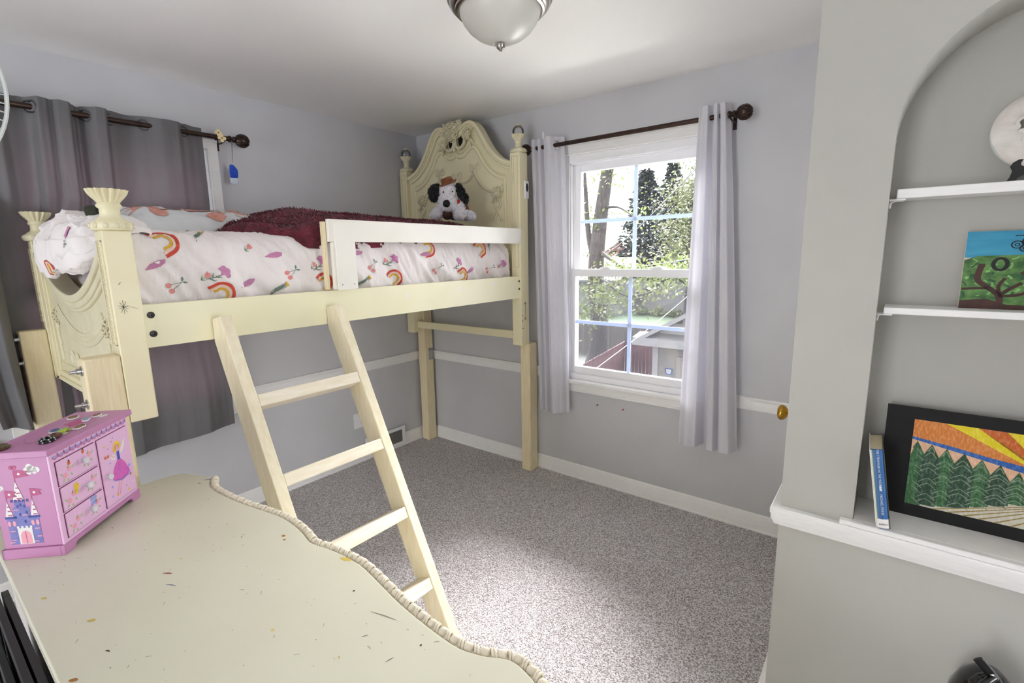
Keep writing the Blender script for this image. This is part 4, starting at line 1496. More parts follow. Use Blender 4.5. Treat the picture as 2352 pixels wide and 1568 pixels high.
# little wooden shapes clipped on the rod and a blue agate hanging from it
cl = thing('wooden_flower_clip', 'two pale wooden flowers clipped on the curtain rod', 'ornament', (0.105, -1.49, 2.175))
for (y, z, s, o_, ry) in ((-1.502, 2.195, 0.017, 0.104, 0.3), (-1.487, 2.170, 0.020, 0.106, 0.0)):
    b = MB()
    ring = []
    for i in range(40):
        a = 2 * pi * i / 40
        r_ = s * (0.45 + 0.62 * abs(cos(2 * a)) ** 0.6)
        ring.append((y + r_ * cos(a), z + r_ * sin(a)))
    b.prism(ring, lambda u, v, d_: (o_ + d_, u, v), 0, 0.0035)
    fo = b.obj('wooden_flower', 'wood_shape', cl)
    MB().lathe([(0.004, 0), (0.003, 0.002), (0, 0.002)], (o_ + 0.0035, y, z), MX, 10).obj('hole', 'plush_brown', fo)
pen = thing('agate_pendant', 'blue agate slice hanging from the curtain rod by a cord', 'ornament', (0.095, -1.43, 1.93))
b = MB()
b.tube([(0.09 + 0.014, -1.437, 2.177), (0.098, -1.439, 2.10), (0.095, -1.441, 2.048)], 0.0011, 5)
b.tube([(0.09 - 0.010, -1.431, 2.187), (0.09 + 0.012, -1.432, 2.184), (0.1, -1.436, 2.12), (0.095, -1.441, 2.048)], 0.0011, 5)
b.obj('cord', 'cord_grey', pen)
sl = [(-0.020, -0.048), (-0.006, -0.056), (0.012, -0.054), (0.019, -0.045), (0.021, -0.02), (0.024, 0.01), (0.022, 0.024), (0.006, 0.045), (-0.008, 0.05), (-0.017, 0.044), (-0.021, 0.01)]
b = MB()
b.prism([(u, v) for u, v in sl if v > -0.021] + [(-0.0205, -0.022)], lambda u, v, d_: (0.090 + d_, -1.441 + u, 1.992 + v), 0, 0.008)
po = b.obj('agate_slice', 'agate_blue', pen, bevel=0.002)
b = MB()
b.prism([(-0.0205, -0.0225), (0.021, -0.0205), (0.019, -0.045), (0.012, -0.054), (-0.006, -0.056), (-0.020, -0.048)], lambda u, v, d_: (0.090 + d_, -1.441 + u, 1.992 + v), 0, 0.008)
b.obj('clear_tip', 'agate_clear', po, bevel=0.002)

# white hook on the wall above the pale curtain
hk = thing('wall_hook', 'small white hook on the wall above the pale curtain', 'hook', (1.19, -0.003, 2.25))
MB().box((1.183, -0.004, 2.235), (1.199, -0.0005, 2.29)).obj('back_plate', 'white_plastic', hk, bevel=0.0015)
MB().tube([(1.191, -0.003, 2.24), (1.196, -0.012, 2.228), (1.206, -0.02, 2.226), (1.214, -0.022, 2.236), (1.216, -0.021, 2.245)], 0.003, 8).obj('prong', 'white_plastic', hk, smooth=60)
MB().lathe([(0.0015, 0), (0.0015, 0.001), (0, 0.001)], (1.191, -0.004, 2.283), Matrix.Rotation(pi / 2, 4, 'X'), 8).obj('hole', 'dark_steel', hk)

# push pins under the window
for (x, z, m_, c_) in ((1.602, 0.557, (30, 90, 60), 'green'), (1.781, 0.558, (170, 40, 40), 'red')):
    pm('pin_' + c_, rgb(*m_), rough=0.3)
    p = MB()
    p.lathe([(0.0045, 0), (0.0045, 0.002), (0.003, 0.003), (0.0025, 0.008), (0.0042, 0.01), (0.0042, 0.012), (0, 0.0125)], (x, -0.0005, z), Matrix.Rotation(pi / 2, 4, 'X'), 12)
    o = p.obj('push_pin', 'pin_' + c_, smooth=50)
    tag(o, '%s push pin stuck in the wall under the window' % c_, 'push pin', 'push pins under the window')

# small shield sticker on the lower pane (plain outline)
pm('sticker_blue', rgb(90, 130, 190), rough=0.5)
pm('sticker_white', rgb(235, 238, 245), rough=0.5)
sk = thing('window_sticker', 'small blue and white shield sticker on the lower pane', 'sticker', (2.045, 0.035, 0.83))
shp = [(-0.022, 0.02), (0.022, 0.02), (0.022, -0.005), (0.012, -0.018), (0, -0.022), (-0.012, -0.018), (-0.022, -0.005)]
MB().prism(shp, lambda u, v, d_: (2.043 + u, 0.0415 + d_, 0.828 + v), 0, 0.0005).obj('border', 'sticker_blue', sk)
MB().prism([(u * 0.72, v * 0.72) for u, v in shp], lambda u, v, d_: (2.043 + u, 0.0409 + d_, 0.828 + v), 0, 0.0005).obj('face', 'sticker_white', sk)

# ------------------------------------------------------------------ ceiling light
cl = thing('ceiling_light', 'flush ceiling light with a frosted bowl and nickel ring', 'ceiling light', (1.84, -1.24, CEIL))
LC = (1.84, -1.24, CEIL)
MB().lathe([(0.0, 0.0), (0.178, 0.0), (0.188, -0.006), (0.19, -0.016), (0.187, -0.026), (0.18, -0.031), (0.178, -0.042), (0.168, -0.052), (0.162, -0.054), (0.160, -0.06), (0.152, -0.062), (0.146, -0.056), (0.14, -0.04), (0.0, -0.03)], LC, None, 64).obj('ring', 'nickel', cl, smooth=35)
bowl = MB().lathe([(0.146, -0.052), (0.143, -0.072), (0.133, -0.095), (0.115, -0.118), (0.09, -0.138), (0.06, -0.152), (0.03, -0.16), (0.012, -0.162), (0.0, -0.162)], LC, None, 64).obj('bowl', 'alabaster', cl, smooth=60)
MB().lathe([(0.008, -0.158), (0.016, -0.163), (0.0175, -0.168), (0.015, -0.173), (0.0155, -0.177), (0.012, -0.181), (0.007, -0.184), (0.005, -0.188), (0.0, -0.189)], LC, None, 24).obj('finial', 'nickel', cl, smooth=50)

# ------------------------------------------------------------------ floor register and outlet on the left wall
vt = thing('wall_register', 'white metal wall register set in the baseboard under the bed', 'vent', (0.013, -0.48, 0.1))
VY0, VY1, VZ0, VZ1 = -0.672, -0.29, 0.03, 0.182
b = MB()
b.box((0.0165, VY0, VZ0), (0.022, VY0 + 0.03, VZ1)).box((0.0165, VY1 - 0.03, VZ0), (0.022, VY1, VZ1)).box((0.0165, VY0 + 0.03, VZ0), (0.022, VY1 - 0.03, VZ0 + 0.026)).box((0.0165, VY0 + 0.03, VZ1 - 0.028), (0.022, VY1 - 0.03, VZ1))
b.obj('frame', 'trim_white', vt, bevel=0.002)
MB().box((0.0165, VY0 + 0.03, VZ0 + 0.026), (0.0175, VY1 - 0.03, VZ1 - 0.028)).obj('dark_opening', 'hole_black', vt)
pm('register_grey', rgb(150, 146, 142), rough=0.5)
for i in range(11):
    z = VZ0 + 0.03 + i * 0.0085
    MB().box((0.018, VY0 + 0.031, z), (0.0205, VY1 - 0.031, z + 0.0042)).obj('louvre', 'register_grey', vt)
ot = thing('wall_outlet', 'white outlet plate on the wall behind the ladder', 'outlet', (0.003, -0.71, 0.33))
MB().box((0.0005, -0.745, 0.275), (0.006, -0.675, 0.39)).obj('plate', 'white_plastic', ot, bevel=0.002)
for z in (0.31, 0.355):
    MB().box((0.006, -0.727, z - 0.014), (0.0075, -0.693, z + 0.014)).obj('socket', 'trim_white', ot, bevel=0.002)

# ------------------------------------------------------------------ dresser with a serpentine top
DT = 0.85
pm('dresser_cream', rgb(218, 216, 196), rgb(212, 209, 188), rough=0.34, vs=3, bump=0.03, bs=30)
pm('dresser_side', rgb(206, 200, 196), rgb(196, 190, 188), rough=0.5, vs=4)
pm('rope_cream', rgb(232, 224, 204), rgb(220, 208, 184), rough=0.45, vs=30)
pm('scuff_black', rgb(44, 42, 40), rough=0.8)
pm('scuff_grey', rgb(140, 134, 122), rough=0.7)
pm('scuff_red', rgb(150, 70, 70), rough=0.7)
pm('scuff_blue', rgb(88, 92, 150), rough=0.6)
pm('scuff_yellow', rgb(206, 180, 84), rough=0.6)
pm('scuff_brown', rgb(160, 110, 50), rough=0.6)
dr = thing('dresser', 'cream dresser with a scuffed serpentine top and rope edge', 'dresser', (1.986, -2.42, 0.014))
FR = [(1.386, -2.186), (1.43, -2.207), (1.478, -2.219), (1.56, -2.216), (1.651, -2.206), (1.74, -2.190), (1.812, -2.179), (1.88, -2.180), (1.935, -2.187), (1.986, -2.197)]
FRR = FR + [(2 * 1.986 - x, y) for x, y in reversed(FR[:-1])] + [(2.625, -2.190), (2.662, -2.205), (2.690, -2.234)]
front = [(q.x, q.y) for q in cat_rom([(x, y, 0) for x, y in FRR], 4)]
out = [(1.27, -2.667), (2.702, -2.667), (2.702, -2.262)] + [(x, y - 0.004) for x, y in reversed(front)] + [(1.282, -2.232), (1.27, -2.262)]
tp_ = MB().prism(out, lambda u, v, d_: (u, v, d_), DT - 0.026, DT).obj('top', 'dresser_cream', dr, bevel=0.003)
# rope moulding: separate beads set along the front edge
rope = MB()
rope.tube([(x, y + 0.004, DT - 0.013) for x, y in front], 0.009, 8)
ro = rope.obj('rope_moulding', 'rope_cream', dr, smooth=60)
bead = MB()
bead.sphere((0, 0, 0), 0.0125, 14, 10, (0.95, 0.9, 1.0))
bm_ = bead.mesh('bead', 'rope_cream', 80)
ring_ = MB()
ring_.torus((0, 0, 0), 0.0105, 0.0026, 'x', 16, 6)
rm_ = ring_.mesh('bead_ring', 'rope_cream', 80)
acc = [0.0]
for (a, c) in zip(front, front[1:]):
    acc.append(acc[-1] + sqrt((a[0] - c[0]) ** 2 + (a[1] - c[1]) ** 2))
N_ = int(acc[-1] / 0.031)


def along(s):
    j = 0
    while j < len(acc) - 2 and acc[j + 1] < s:
        j += 1
    t = (s - acc[j]) / (acc[j + 1] - acc[j])
    a, c = front[j], front[j + 1]
    return (a[0] + (c[0] - a[0]) * t, a[1] + (c[1] - a[1]) * t, math.atan2(c[1] - a[1], c[0] - a[0]))


for i in range(N_):
    s0 = acc[-1] * (i + 0.5) / N_
    for (me_, nm, ds) in ((bm_, 'bead', 0.0), (rm_, 'bead_ring', 0.0125), (rm_, 'bead_ring', 0.0178)):
        x, y, a = along(min(s0 + ds, acc[-1] - 1e-4))
        ob = bpy.data.objects.new(nm, me_)
        COL.objects.link(ob)
        ob.parent = ro
        ob.matrix_parent_inverse = WM(ro).inverted()
        ob.location = (x, y + 0.009, DT - 0.009)
        ob.rotation_euler = (0, 0, a + (0.45 if nm == 'bead_ring' else 0.2))
# carcass following the top, drawers on the front, feet
ins = [(1.30, -2.650), (2.672, -2.650), (2.672, -2.262)] + [(max(1.31, min(2.66, x)), y - 0.035) for x, y in reversed(front)] + [(1.30, -2.262)]
MB().prism(ins, lambda u, v, d_: (u, v, d_), 0.10, DT - 0.0265).obj('carcass', 'dresser_side', dr)
for row in range(3):
    for colm in range(2):
        x0 = 1.42 + colm * 0.58
        z0 = 0.14 + row * 0.225
        pts_ = [(x, y) for x, y in front if x0 < x < x0 + 0.55]
        dd = MB()
        dd.band([(x, y - 0.036) for x, y in pts_], [(x, y - 0.018) for x, y in pts_], lambda u, v, d_: (u, v, d_), z0, z0 + 0.205)
        do = dd.obj('drawer', 'dresser_cream', dr, bevel=0.003)
        xm = x0 + 0.275
        ym = min(pts_, key=lambda q: abs(q[0] - xm))[1] - 0.018
        kb = MB()
        kb.tube([(xm - 0.045, ym, z0 + 0.11), (xm - 0.04, ym + 0.02, z0 + 0.10), (xm, ym + 0.026, z0 + 0.095), (xm + 0.04, ym + 0.02, z0 + 0.10), (xm + 0.045, ym, z0 + 0.11)], 0.004, 8)
        kb.obj('handle', 'nickel', do, smooth=60)
for (x, y) in ((1.34, -2.61), (2.63, -2.61), (1.34, -2.28), (2.63, -2.28)):
    MB().lathe([(0.022, 0.014), (0.03, 0.03), (0.034, 0.06), (0.026, 0.085), (0.032, 0.1)], (x, y, 0.0), None, 16).obj('foot', 'dresser_cream', dr, smooth=50)
# holes with dark caps along the back edge
for x in (1.46, 1.57, 1.85, 2.05, 2.17):
    MB().lathe([(0.006, 0), (0.006, 0.001), (0, 0.001)], (x, -2.650, DT - 0.05), Matrix.Rotation(pi / 2, 4, 'X'), 10).obj('screw_cap', 'hole_black', dr)
# scuffs and pen marks on the top (marks with their own shapes)
flat = lambda u, v: (u, v, DT + 0.0004)
rnd = random.Random(9)
sc = {k: MB() for k in ('scuff_black', 'scuff_grey', 'scuff_red', 'scuff_blue', 'scuff_yellow', 'scuff_brown')}
for i in range(170):
    x, y = rnd.uniform(1.32, 2.66), rnd.uniform(-2.64, -2.24)
    a, l = rnd.uniform(-0.9, 0.9), rnd.choice([0.0008, 0.001, 0.0015, 0.002, 0.003, 0.005])
    k = rnd.choice(['scuff_grey'] * 9 + ['scuff_black', 'scuff_red', 'scuff_yellow'])
    sc[k].strip([(x, y), (x + l * cos(a), y + l * sin(a) + 0.001), (x + 2 * l * cos(a), y + 2 * l * sin(a))], rnd.uniform(0.0006, 0.0014), flat)
for (x, y, a, l, k, w_) in ((1.395, -2.215, 0.9, 0.028, 'scuff_blue', 0.003), (1.405, -2.235, 0.6, 0.01, 'scuff_blue', 0.003), (1.88, -2.47, 0.5, 0.025, 'scuff_blue', 0.0015), (1.83, -2.46, 0.6, 0.022, 'scuff_red', 0.003),
                       (1.90, -2.228, 0.3, 0.010, 'scuff_brown', 0.006), (1.92, -2.235, 0.3, 0.006, 'scuff_brown', 0.004), (2.10, -2.195, 0.3, 0.03, 'scuff_yellow', 0.008), (2.30, -2.26, 0.25, 0.06, 'scuff_grey', 0.0018),
                       (2.34, -2.31, 1.0, 0.012, 'scuff_grey', 0.0015), (2.42, -2.32, 1.3, 0.016, 'scuff_grey', 0.0016), (1.88, -2.60, 0.8, 0.015, 'scuff_yellow', 0.006), (1.72, -2.64, 0.6, 0.012, 'scuff_yellow', 0.005), (2.19, -2.40, 0.4, 0.006, 'scuff_yellow', 0.004),
                       (2.22, -2.245, 0.2, 0.004, 'scuff_black', 0.004), (2.44, -2.26, 0.2, 0.003, 'scuff_black', 0.004), (2.03, -2.655, 0.7, 0.014, 'scuff_brown', 0.006), (2.0, -2.6, 0.4, 0.01, 'scuff_black', 0.002)):
    sc[k].strip([(x, y), (x + l * cos(a) * .5, y + l * sin(a) * .5 + 0.0008), (x + l * cos(a), y + l * sin(a))], lambda t, w_=w_: w_ * (0.5 + sin(pi * t)), flat)
for k, bb in sc.items():
    o = bb.obj('scuff_marks', k, tp_, fixn=False)
    o['kind'] = 'stuff'

# ------------------------------------------------------------------ jewellery box
pm('box_pink', rgb(192, 132, 174), rgb(186, 126, 168), rough=0.4, vs=4)
pm('box_front_pink', rgb(230, 186, 220), rgb(226, 181, 216), rough=0.35, vs=4)
pm('box_gap', rgb(120, 50, 90), rough=0.8)
pm('print_castle', rgb(112, 112, 176), rgb(128, 128, 190), rough=0.5, vs=60)
pm('print_castle_dark', rgb(64, 70, 150), rough=0.5)
pm('print_white', rgb(228, 226, 222), rough=0.5)
pm('print_rose', rgb(184, 84, 130), rough=0.5)
pm('print_blush', rgb(232, 160, 176), rough=0.5)
pm('print_leafgreen', rgb(150, 200, 110), rough=0.5)
pm('print_skirt', rgb(214, 104, 188), rgb(200, 90, 176), rough=0.5, vs=120)
pm('print_bluedress', rgb(72, 84, 180), rough=0.5)
pm('print_gold', rgb(240, 200, 50), rough=0.5)
pm('print_skyblue', rgb(150, 160, 230), rough=0.5)
pm('print_orange', rgb(206, 100, 40), rough=0.5)
pm('knob_glass', rgb(222, 222, 228), rough=0.06, metal=0.0, coat=1.0)
BW, BD, BH = 0.290, 0.128, 0.262
bxr = radians(135.2)
jb = thing('jewelry_box', 'pink jewelry box with three drawers, a fairy door and a castle', 'jewelry box', (1.562, -2.574, DT), (0, 0, bxr))


def lb(b, name, m, parent=None, **k):
    return b.obj(name, m, parent or jb, local=True, **k)


# carcass, plinth with a cut-out front, lid
q = MB()
q.box((0.006, 0.004, 0.024), (BW - 0.006, BD - 0.004, 0.246))
lb(q, 'carcass', 'box_pink', bevel=0.001)
q = MB()
q.prism([(0.0, 0.0), (0.034, 0.0), (0.036, 0.010), (0.044, 0.013), (BW - 0.044, 0.013), (BW - 0.036, 0.010), (BW - 0.034, 0.0), (BW, 0.0), (BW, 0.024), (0.0, 0.024)], lambda u, v, d_: (u, d_, v), -0.003, 0.006)
q.box((0, 0.006, 0), (0.007, BD, 0.024)).box((BW - 0.007, 0.006, 0), (BW, BD, 0.024)).box((0, BD - 0.006, 0), (BW, BD, 0.024))
lb(q, 'plinth', 'box_pink', bevel=0.001)
lid = MB().box((-0.007, -0.010, 0.2465), (BW + 0.007, BD + 0.004, 0.262))
lid = lb(lid, 'lid', 'box_pink', bevel=0.002)
fr_ = MB().box((0.006, 0.0, 0.024), (BW - 0.006, 0.004, 0.246))
ff = lb(fr_, 'front_frame', 'box_front_pink')
Mkn = Matrix.Rotation(pi / 2, 4, 'X')


def knob(parent, x, z):
    k = MB()
    k.lathe([(0.004, 0), (0.0035, 0.004), (0.004, 0.008), (0.0075, 0.010), (0.0085, 0.013), (0.007, 0.016), (0.003, 0.0165), (0, 0.0155)], (x, -0.003, z), Mkn, 16)
    lb(k, 'knob', 'knob_glass', parent, smooth=40)


# layers: door and drawers sit 2 mm proud over a dark reveal line
def front_panel(name, x0, x1, z0, z1):
    g = MB().box((x0 - 0.0015, -0.0012, z0 - 0.0015), (x1 + 0.0015, 0.0, z1 + 0.0015))
    lb(g, 'reveal', 'box_gap', ff)
    return lb(MB().box((x0, -0.003, z0), (x1, 0.0005, z1)), name, 'box_front_pink', bevel=0.0008)


fp = lambda u, v: (u, -0.0034, v)
PR = ['print_blush', 'print_leafgreen', 'print_orange', 'print_gold', 'print_skyblue', 'scuff_black', 'print_white']


def roses(b, x, z, flip):
    for (dx, dz) in ((0.0, 0.0), (0.014, 0.008 * flip + 0.004)):
        b.m(0).disc((x + dx, z + dz), 0.0068, fp, 12)
    for (dx, dz, a) in ((-0.009, 0.004, 2.3), (-0.004, -0.008, 4.0), (0.023, 0.012, 0.6), (0.018, -0.002, 5.4), (0.006, -0.010, 4.9), (0.01, 0.014, 1.2)):
        b.m(1).strip([(x + dx, z + dz), (x + dx + 0.009 * cos(a), z + dz + 0.009 * sin(a))], lambda t: 0.0045 * (1.1 - t), fp)


dz0, dh, gp = 0.034, 0.058, 0.0065
for i in range(3):
    z0 = dz0 + i * (dh + gp)
    dw = front_panel('drawer', 0.020, 0.146, z0, z0 + dh)
    knob(dw, 0.092, z0 + dh * 0.56)
    b = MB()
    roses(b, 0.040, z0 + 0.018, 1)
    roses(b, 0.108, z0 + 0.026, 1)
    if i == 2:
        for (x, z) in ((0.056, z0 + 0.043), (0.104, z0 + 0.052)):
            b.m(2).disc((x, z), 0.0045, fp, 10, 0.0055)
            b.m(5).disc((x + 0.001, z + 0.005), 0.0022, fp, 8)
    elif i == 1:
        b.m(3).disc((0.066, z0 + 0.042), 0.0085, fp, 12, 0.010)
        b.m(3).disc((0.064, z0 + 0.030), 0.006, fp, 10, 0.006)
        b.m(2).strip([(0.066 + 0.005 * cos(t), z0 + 0.043 + 0.006 * sin(t)) for t in [q_ / 3 for q_ in range(14)]], 0.0012, fp)
    else:
        for (dx, dz) in ((-0.006, 0.006), (0.006, 0.006), (-0.005, -0.006), (0.005, -0.006)):
            b.m(4).disc((0.112 + dx, z0 + 0.047 + dz), 0.0055, fp, 10)
        b.m(1).strip([(0.112, z0 + 0.037), (0.113, z0 + 0.058)], 0.0018, fp)
    lb(b, 'flower_print', PR, dw, fixn=False)
door = front_panel('door', 0.156, BW - 0.018, dz0, dz0 + 3 * dh + 2 * gp)
knob(door, 0.166, 0.118)
# printed fairy on the door
b = MB()
FX, FZ = 0.222, 0.0
b.m(0).poly([(FX - 0.004, 0.142), (FX + 0.010, 0.142), (FX + 0.022, 0.130), (FX + 0.036, 0.105), (FX + 0.040, 0.094), (FX + 0.026, 0.086), (FX + 0.006, 0.083), (FX - 0.016, 0.088), (FX - 0.032, 0.098), (FX - 0.030, 0.110), (FX - 0.018, 0.130)], fp)
b.m(4).strip([(FX - 0.031, 0.097), (FX - 0.022, 0.091), (FX - 0.010, 0.088), (FX + 0.004, 0.083), (FX + 0.018, 0.086), (FX + 0.030, 0.086), (FX + 0.040, 0.093)], 0.004, fp)
b.m(1).poly([(FX - 0.003, 0.142), (FX + 0.009, 0.142), (FX + 0.008, 0.166), (FX - 0.002, 0.166)], fp)
b.m(2).disc((FX + 0.002, 0.178), 0.009, fp, 12, 0.010)
for (dx, dz) in ((-0.007, 0.006), (0.0, 0.010), (0.008, 0.006), (-0.010, -0.002), (0.010, -0.002), (-0.010, -0.009)):
    b.m(3).disc((FX + 0.002 + dx, 0.180 + dz), 0.006, fp, 8)
b.m(6).poly([(FX + 0.010, 0.160), (FX + 0.028, 0.186), (FX + 0.035, 0.188), (FX + 0.032, 0.172), (FX + 0.018, 0.156)], lambda u, v: (u, -0.00325, v))
b.m(6).poly([(FX - 0.003, 0.158), (FX - 0.024, 0.166), (FX - 0.028, 0.156), (FX - 0.014, 0.146)], lambda u, v: (u, -0.00325, v))
b.m(2).strip([(FX - 0.002, 0.160), (FX - 0.016, 0.154), (FX - 0.026, 0.166)], 0.003, fp)
b.m(2).strip([(FX - 0.008, 0.084), (FX - 0.016, 0.066), (FX - 0.022, 0.05)], 0.0035, fp)
b.m(2).strip([(FX + 0.002, 0.083), (FX - 0.006, 0.066), (FX - 0.014, 0.048)], 0.0035, fp)
lb(b, 'fairy_print', ['print_skirt', 'print_bluedress', 'print_blush', 'print_gold', 'print_skyblue', 'print_orange', 'print_white'], door, fixn=False)
b = MB()
for (x, z, r, mi) in ((0.178, 0.196, 0.004, 1), (0.176, 0.166, 0.006, 0), (0.186, 0.166, 0.006, 0), (0.262, 0.11, 0.007, 2), (0.262, 0.084, 0.005, 0), (0.2, 0.05, 0.006, 1), (0.246, 0.045, 0.0055, 1), (0.184, 0.08, 0.005, 2), (0.258, 0.19, 0.005, 3), (0.19, 0.145, 0.004, 2), (0.176, 0.14, 0.003, 3), (0.252, 0.13, 0.003, 1), (0.206, 0.2, 0.003, 4), (0.238, 0.06, 0.003, 4), (0.18, 0.055, 0.004, 2), (0.266, 0.06, 0.004, 3), (0.214, 0.208, 0.003, 2), (0.19, 0.185, 0.003, 4)):
    b.m(mi).poly([(x + r * (1 if k % 2 == 0 else 0.5) * cos(pi * k / 5 + 0.3), z + r * (1 if k % 2 == 0 else 0.5) * sin(pi * k / 5 + 0.3)) for k in range(10)], fp)
lb(b, 'star_print', ['print_orange', 'print_gold', 'print_skyblue', 'print_white', 'print_mauve'], door, fixn=False)
# scalloped lace printed along the top of the front
b = MB()
f0 = lambda u, v: (u, -0.0004, v)
for i in range(14):
    x = 0.014 + i * 0.0187 + 0.0093
    b.m(0).poly([(x - 0.0085, 0.236)] + [(x - 0.0085 * cos(pi * k / 8), 0.236 - 0.0085 * sin(pi * k / 8)) for k in range(1, 8)] + [(x + 0.0085, 0.236)], f0)
    b.m(1).poly([(x - 0.006, 0.237)] + [(x - 0.006 * cos(pi * k / 6), 0.237 - 0.005 * sin(pi * k / 6)) for k in range(1, 6)] + [(x + 0.006, 0.237)], lambda u, v: (u, -0.0007, v))
    b.m(2).strip([(x + 0.0093, 0.230), (x + 0.0085, 0.240), (x + 0.0105, 0.241), (x + 0.0105, 0.231)], 0.0014, lambda u, v: (u, -0.0008, v))
lb(b, 'lace_print', ['print_mauve', 'print_skyblue', 'print_rose'], ff, fixn=False)
# castle printed on the side (x = 0 face), drawn in u = distance from the front edge, v = height
cs = lambda u, v: (0.0056, u, v)
cs2 = lambda u, v: (0.0052, u, v)
b = MB()


def rect(mi, u0, u1, v0, v1, fn=cs):
    b.m(mi).poly([(u0, v0), (u1, v0), (u1, v1), (u0, v1)], fn)


C0 = 0.075    # centre of the castle measured from the front edge
rect(0, C0 - 0.033, C0 + 0.033, 0.034, 0.098)
rect(0, C0 - 0.017, C0 + 0.017, 0.098, 0.126)
rect(0, C0 - 0.010, C0 + 0.012, 0.126, 0.140)
for u in (C0 - 0.024, C0 + 0.024):
    rect(5, u - 0.012, u + 0.012, 0.098, 0.104)
    b.m(1).disc((u - 0.005, 0.086), 0.0035, cs2, 10, 0.007)
    b.m(1).disc((u + 0.005, 0.086), 0.0035, cs2, 10, 0.007)
for i in range(5):
    rect(5, C0 - 0.018 + i * 0.008, C0 - 0.0135 + i * 0.008, 0.1385, 0.145, cs2)
for (u, z0, z1, w_) in ((C0 + 0.001, 0.144, 0.188, 0.011), (C0 - 0.026, 0.104, 0.142, 0.008), (C0 + 0.026, 0.104, 0.140, 0.008)):
    b.m(2).poly([(u - w_, z0), (u + w_, z0), (u, z1)], cs2)
    for k in range(3):
        t = k / 3.4
        b.m(4).strip([(u - w_ * (1 - t) * 0.8, z0 + (z1 - z0) * t + 0.003), (u + w_ * (1 - t) * 0.3, z0 + (z1 - z0) * t + 0.003)], 0.003, lambda a, c: (0.005, a, c))
for (u, z0, w_) in ((C0 + 0.001, 0.188, 0.03), (C0 - 0.026, 0.142, 0.022), (C0 + 0.026, 0.140, 0.024)):
    b.m(4).strip([(u, z0), (u, z0 + 0.028)], 0.0012, cs2)
    b.m(4).poly([(u, z0 + 0.028), (u - w_, z0 + 0.024), (u - w_ * 0.8, z0 + 0.018), (u - w_, z0 + 0.012), (u, z0 + 0.008)], cs2)
    b.m(2).disc((u - w_ * 0.35, z0 + 0.018), 0.003, lambda a, c: (0.005, a, c), 8)
b.m(4).disc((C0 + 0.004, 0.222), 0.005, cs2, 10)
b.m(4).disc((C0 - 0.002, 0.222), 0.005, cs2, 10)
b.m(3).poly([(C0 - 0.015, 0.034), (C0 + 0.015, 0.034), (C0 + 0.015, 0.074), (C0 - 0.015, 0.074)], cs2)
for i in range(4):
    rect(3, C0 - 0.016 + i * 0.009, C0 - 0.011 + i * 0.009, 0.074, 0.079, cs2)
b.m(1).poly([(C0 - 0.011, 0.035), (C0 + 0.011, 0.035)] + [(C0 + 0.011 * cos(pi * k / 8), 0.054 + 0.013 * sin(pi * k / 8)) for k in range(9)], lambda a, c: (0.005, a, c))
b.m(4).strip([(C0, 0.035), (C0, 0.066)], 0.001, lambda a, c: (0.0047, a, c))
for (u, v) in ((C0 - 0.028, 0.05), (C0 + 0.026, 0.044), (C0 - 0.026, 0.07), (C0 + 0.025, 0.066), (C0 - 0.02, 0.038), (C0 + 0.03, 0.038), (C0 - 0.006, 0.105), (C0 + 0.01, 0.118)):
    rect(1, u - 0.005, u + 0.005, v, v + 0.0025, cs2)
for (u, v) in ((C0 - 0.008, 0.128), (C0, 0.131), (C0 + 0.006, 0.128), (C0 - 0.01, 0.112), (C0 + 0.004, 0.108), (C0 - 0.004, 0.09)):
    b.m(5).disc((u, v), 0.002, lambda a, c: (0.005, a, c), 8, 0.004)
lb(b, 'castle_print', ['print_castle', 'print_blush', 'print_white', 'print_white', 'print_rose', 'print_castle_dark'], None, fixn=False)
b = MB()
for (u, v, s) in ((0.038, 0.216, 1.0), (0.115, 0.176, 0.8), (0.06, 0.236, 0.0)):
    for (du, dv_, r) in ((0, 0, 0.009), (0.010, -0.002, 0.007), (-0.010, -0.002, 0.007), (0.004, 0.006, 0.007), (-0.005, -0.006, 0.006), (0.006, -0.007, 0.006)):
        if s:
            b.disc((u + du * s, v + dv_ * s), r * s, cs, 10)
lb(b, 'cloud_print', 'print_white', None, fixn=False)
# faint carousel print on the lid
b = MB()
lt = lambda u, v: (u, v, 0.2624)
b.m(0).strip([(0.15 + 0.10 * cos(t), 0.066 + 0.045 * sin(t)) for t in [2 * pi * k / 40 for k in range(41)]], 0.0016, lt)
b.m(1).poly([(0.16, 0.05), (0.22, 0.045), (0.235, 0.075), (0.18, 0.085)], lt)
b.m(2).disc((0.245, 0.03), 0.014, lt, 12, 0.008)
b.m(2).disc((0.10, 0.035), 0.02, lt, 12, 0.008)
b.m(3).strip([(0.10, 0.075), (0.15, 0.07), (0.17, 0.06)], 0.006, lt)
lb(b, 'lid_print', ['print_mauve', 'print_rose', 'print_white', 'print_blush'], lid, fixn=False)
JM = WM(jb)


def on_lid(u, v, z=0.2628):
    return JM @ Vector((u, v, z))


# ------------------------------------------------------------------ pins and stones lying on the box
pm('pin_brown', rgb(150, 112, 60), rgb(70, 50, 36), rough=0.4, vs=160)
pm('pin_navy', rgb(40, 58, 96), rgb(90, 130, 180), rough=0.35, vs=140)
pm('pin_lime', rgb(176, 196, 60), rgb(120, 150, 40), rough=0.35, vs=90)
pm('pin_bluegrey', rgb(120, 150, 180), rough=0.35)
pm('pin_rust', rgb(150, 84, 60), rgb(90, 60, 50), rough=0.4, vs=150)
pm('stone_brown', rgb(96, 50, 34), rgb(74, 38, 28), rough=0.2, vs=50)
pm('medal_bronze', rgb(120, 100, 66), rgb(62, 50, 36), rough=0.4, metal=0.6, vs=200)
pm('bead_black', rgb(14, 12, 14), rough=0.2)


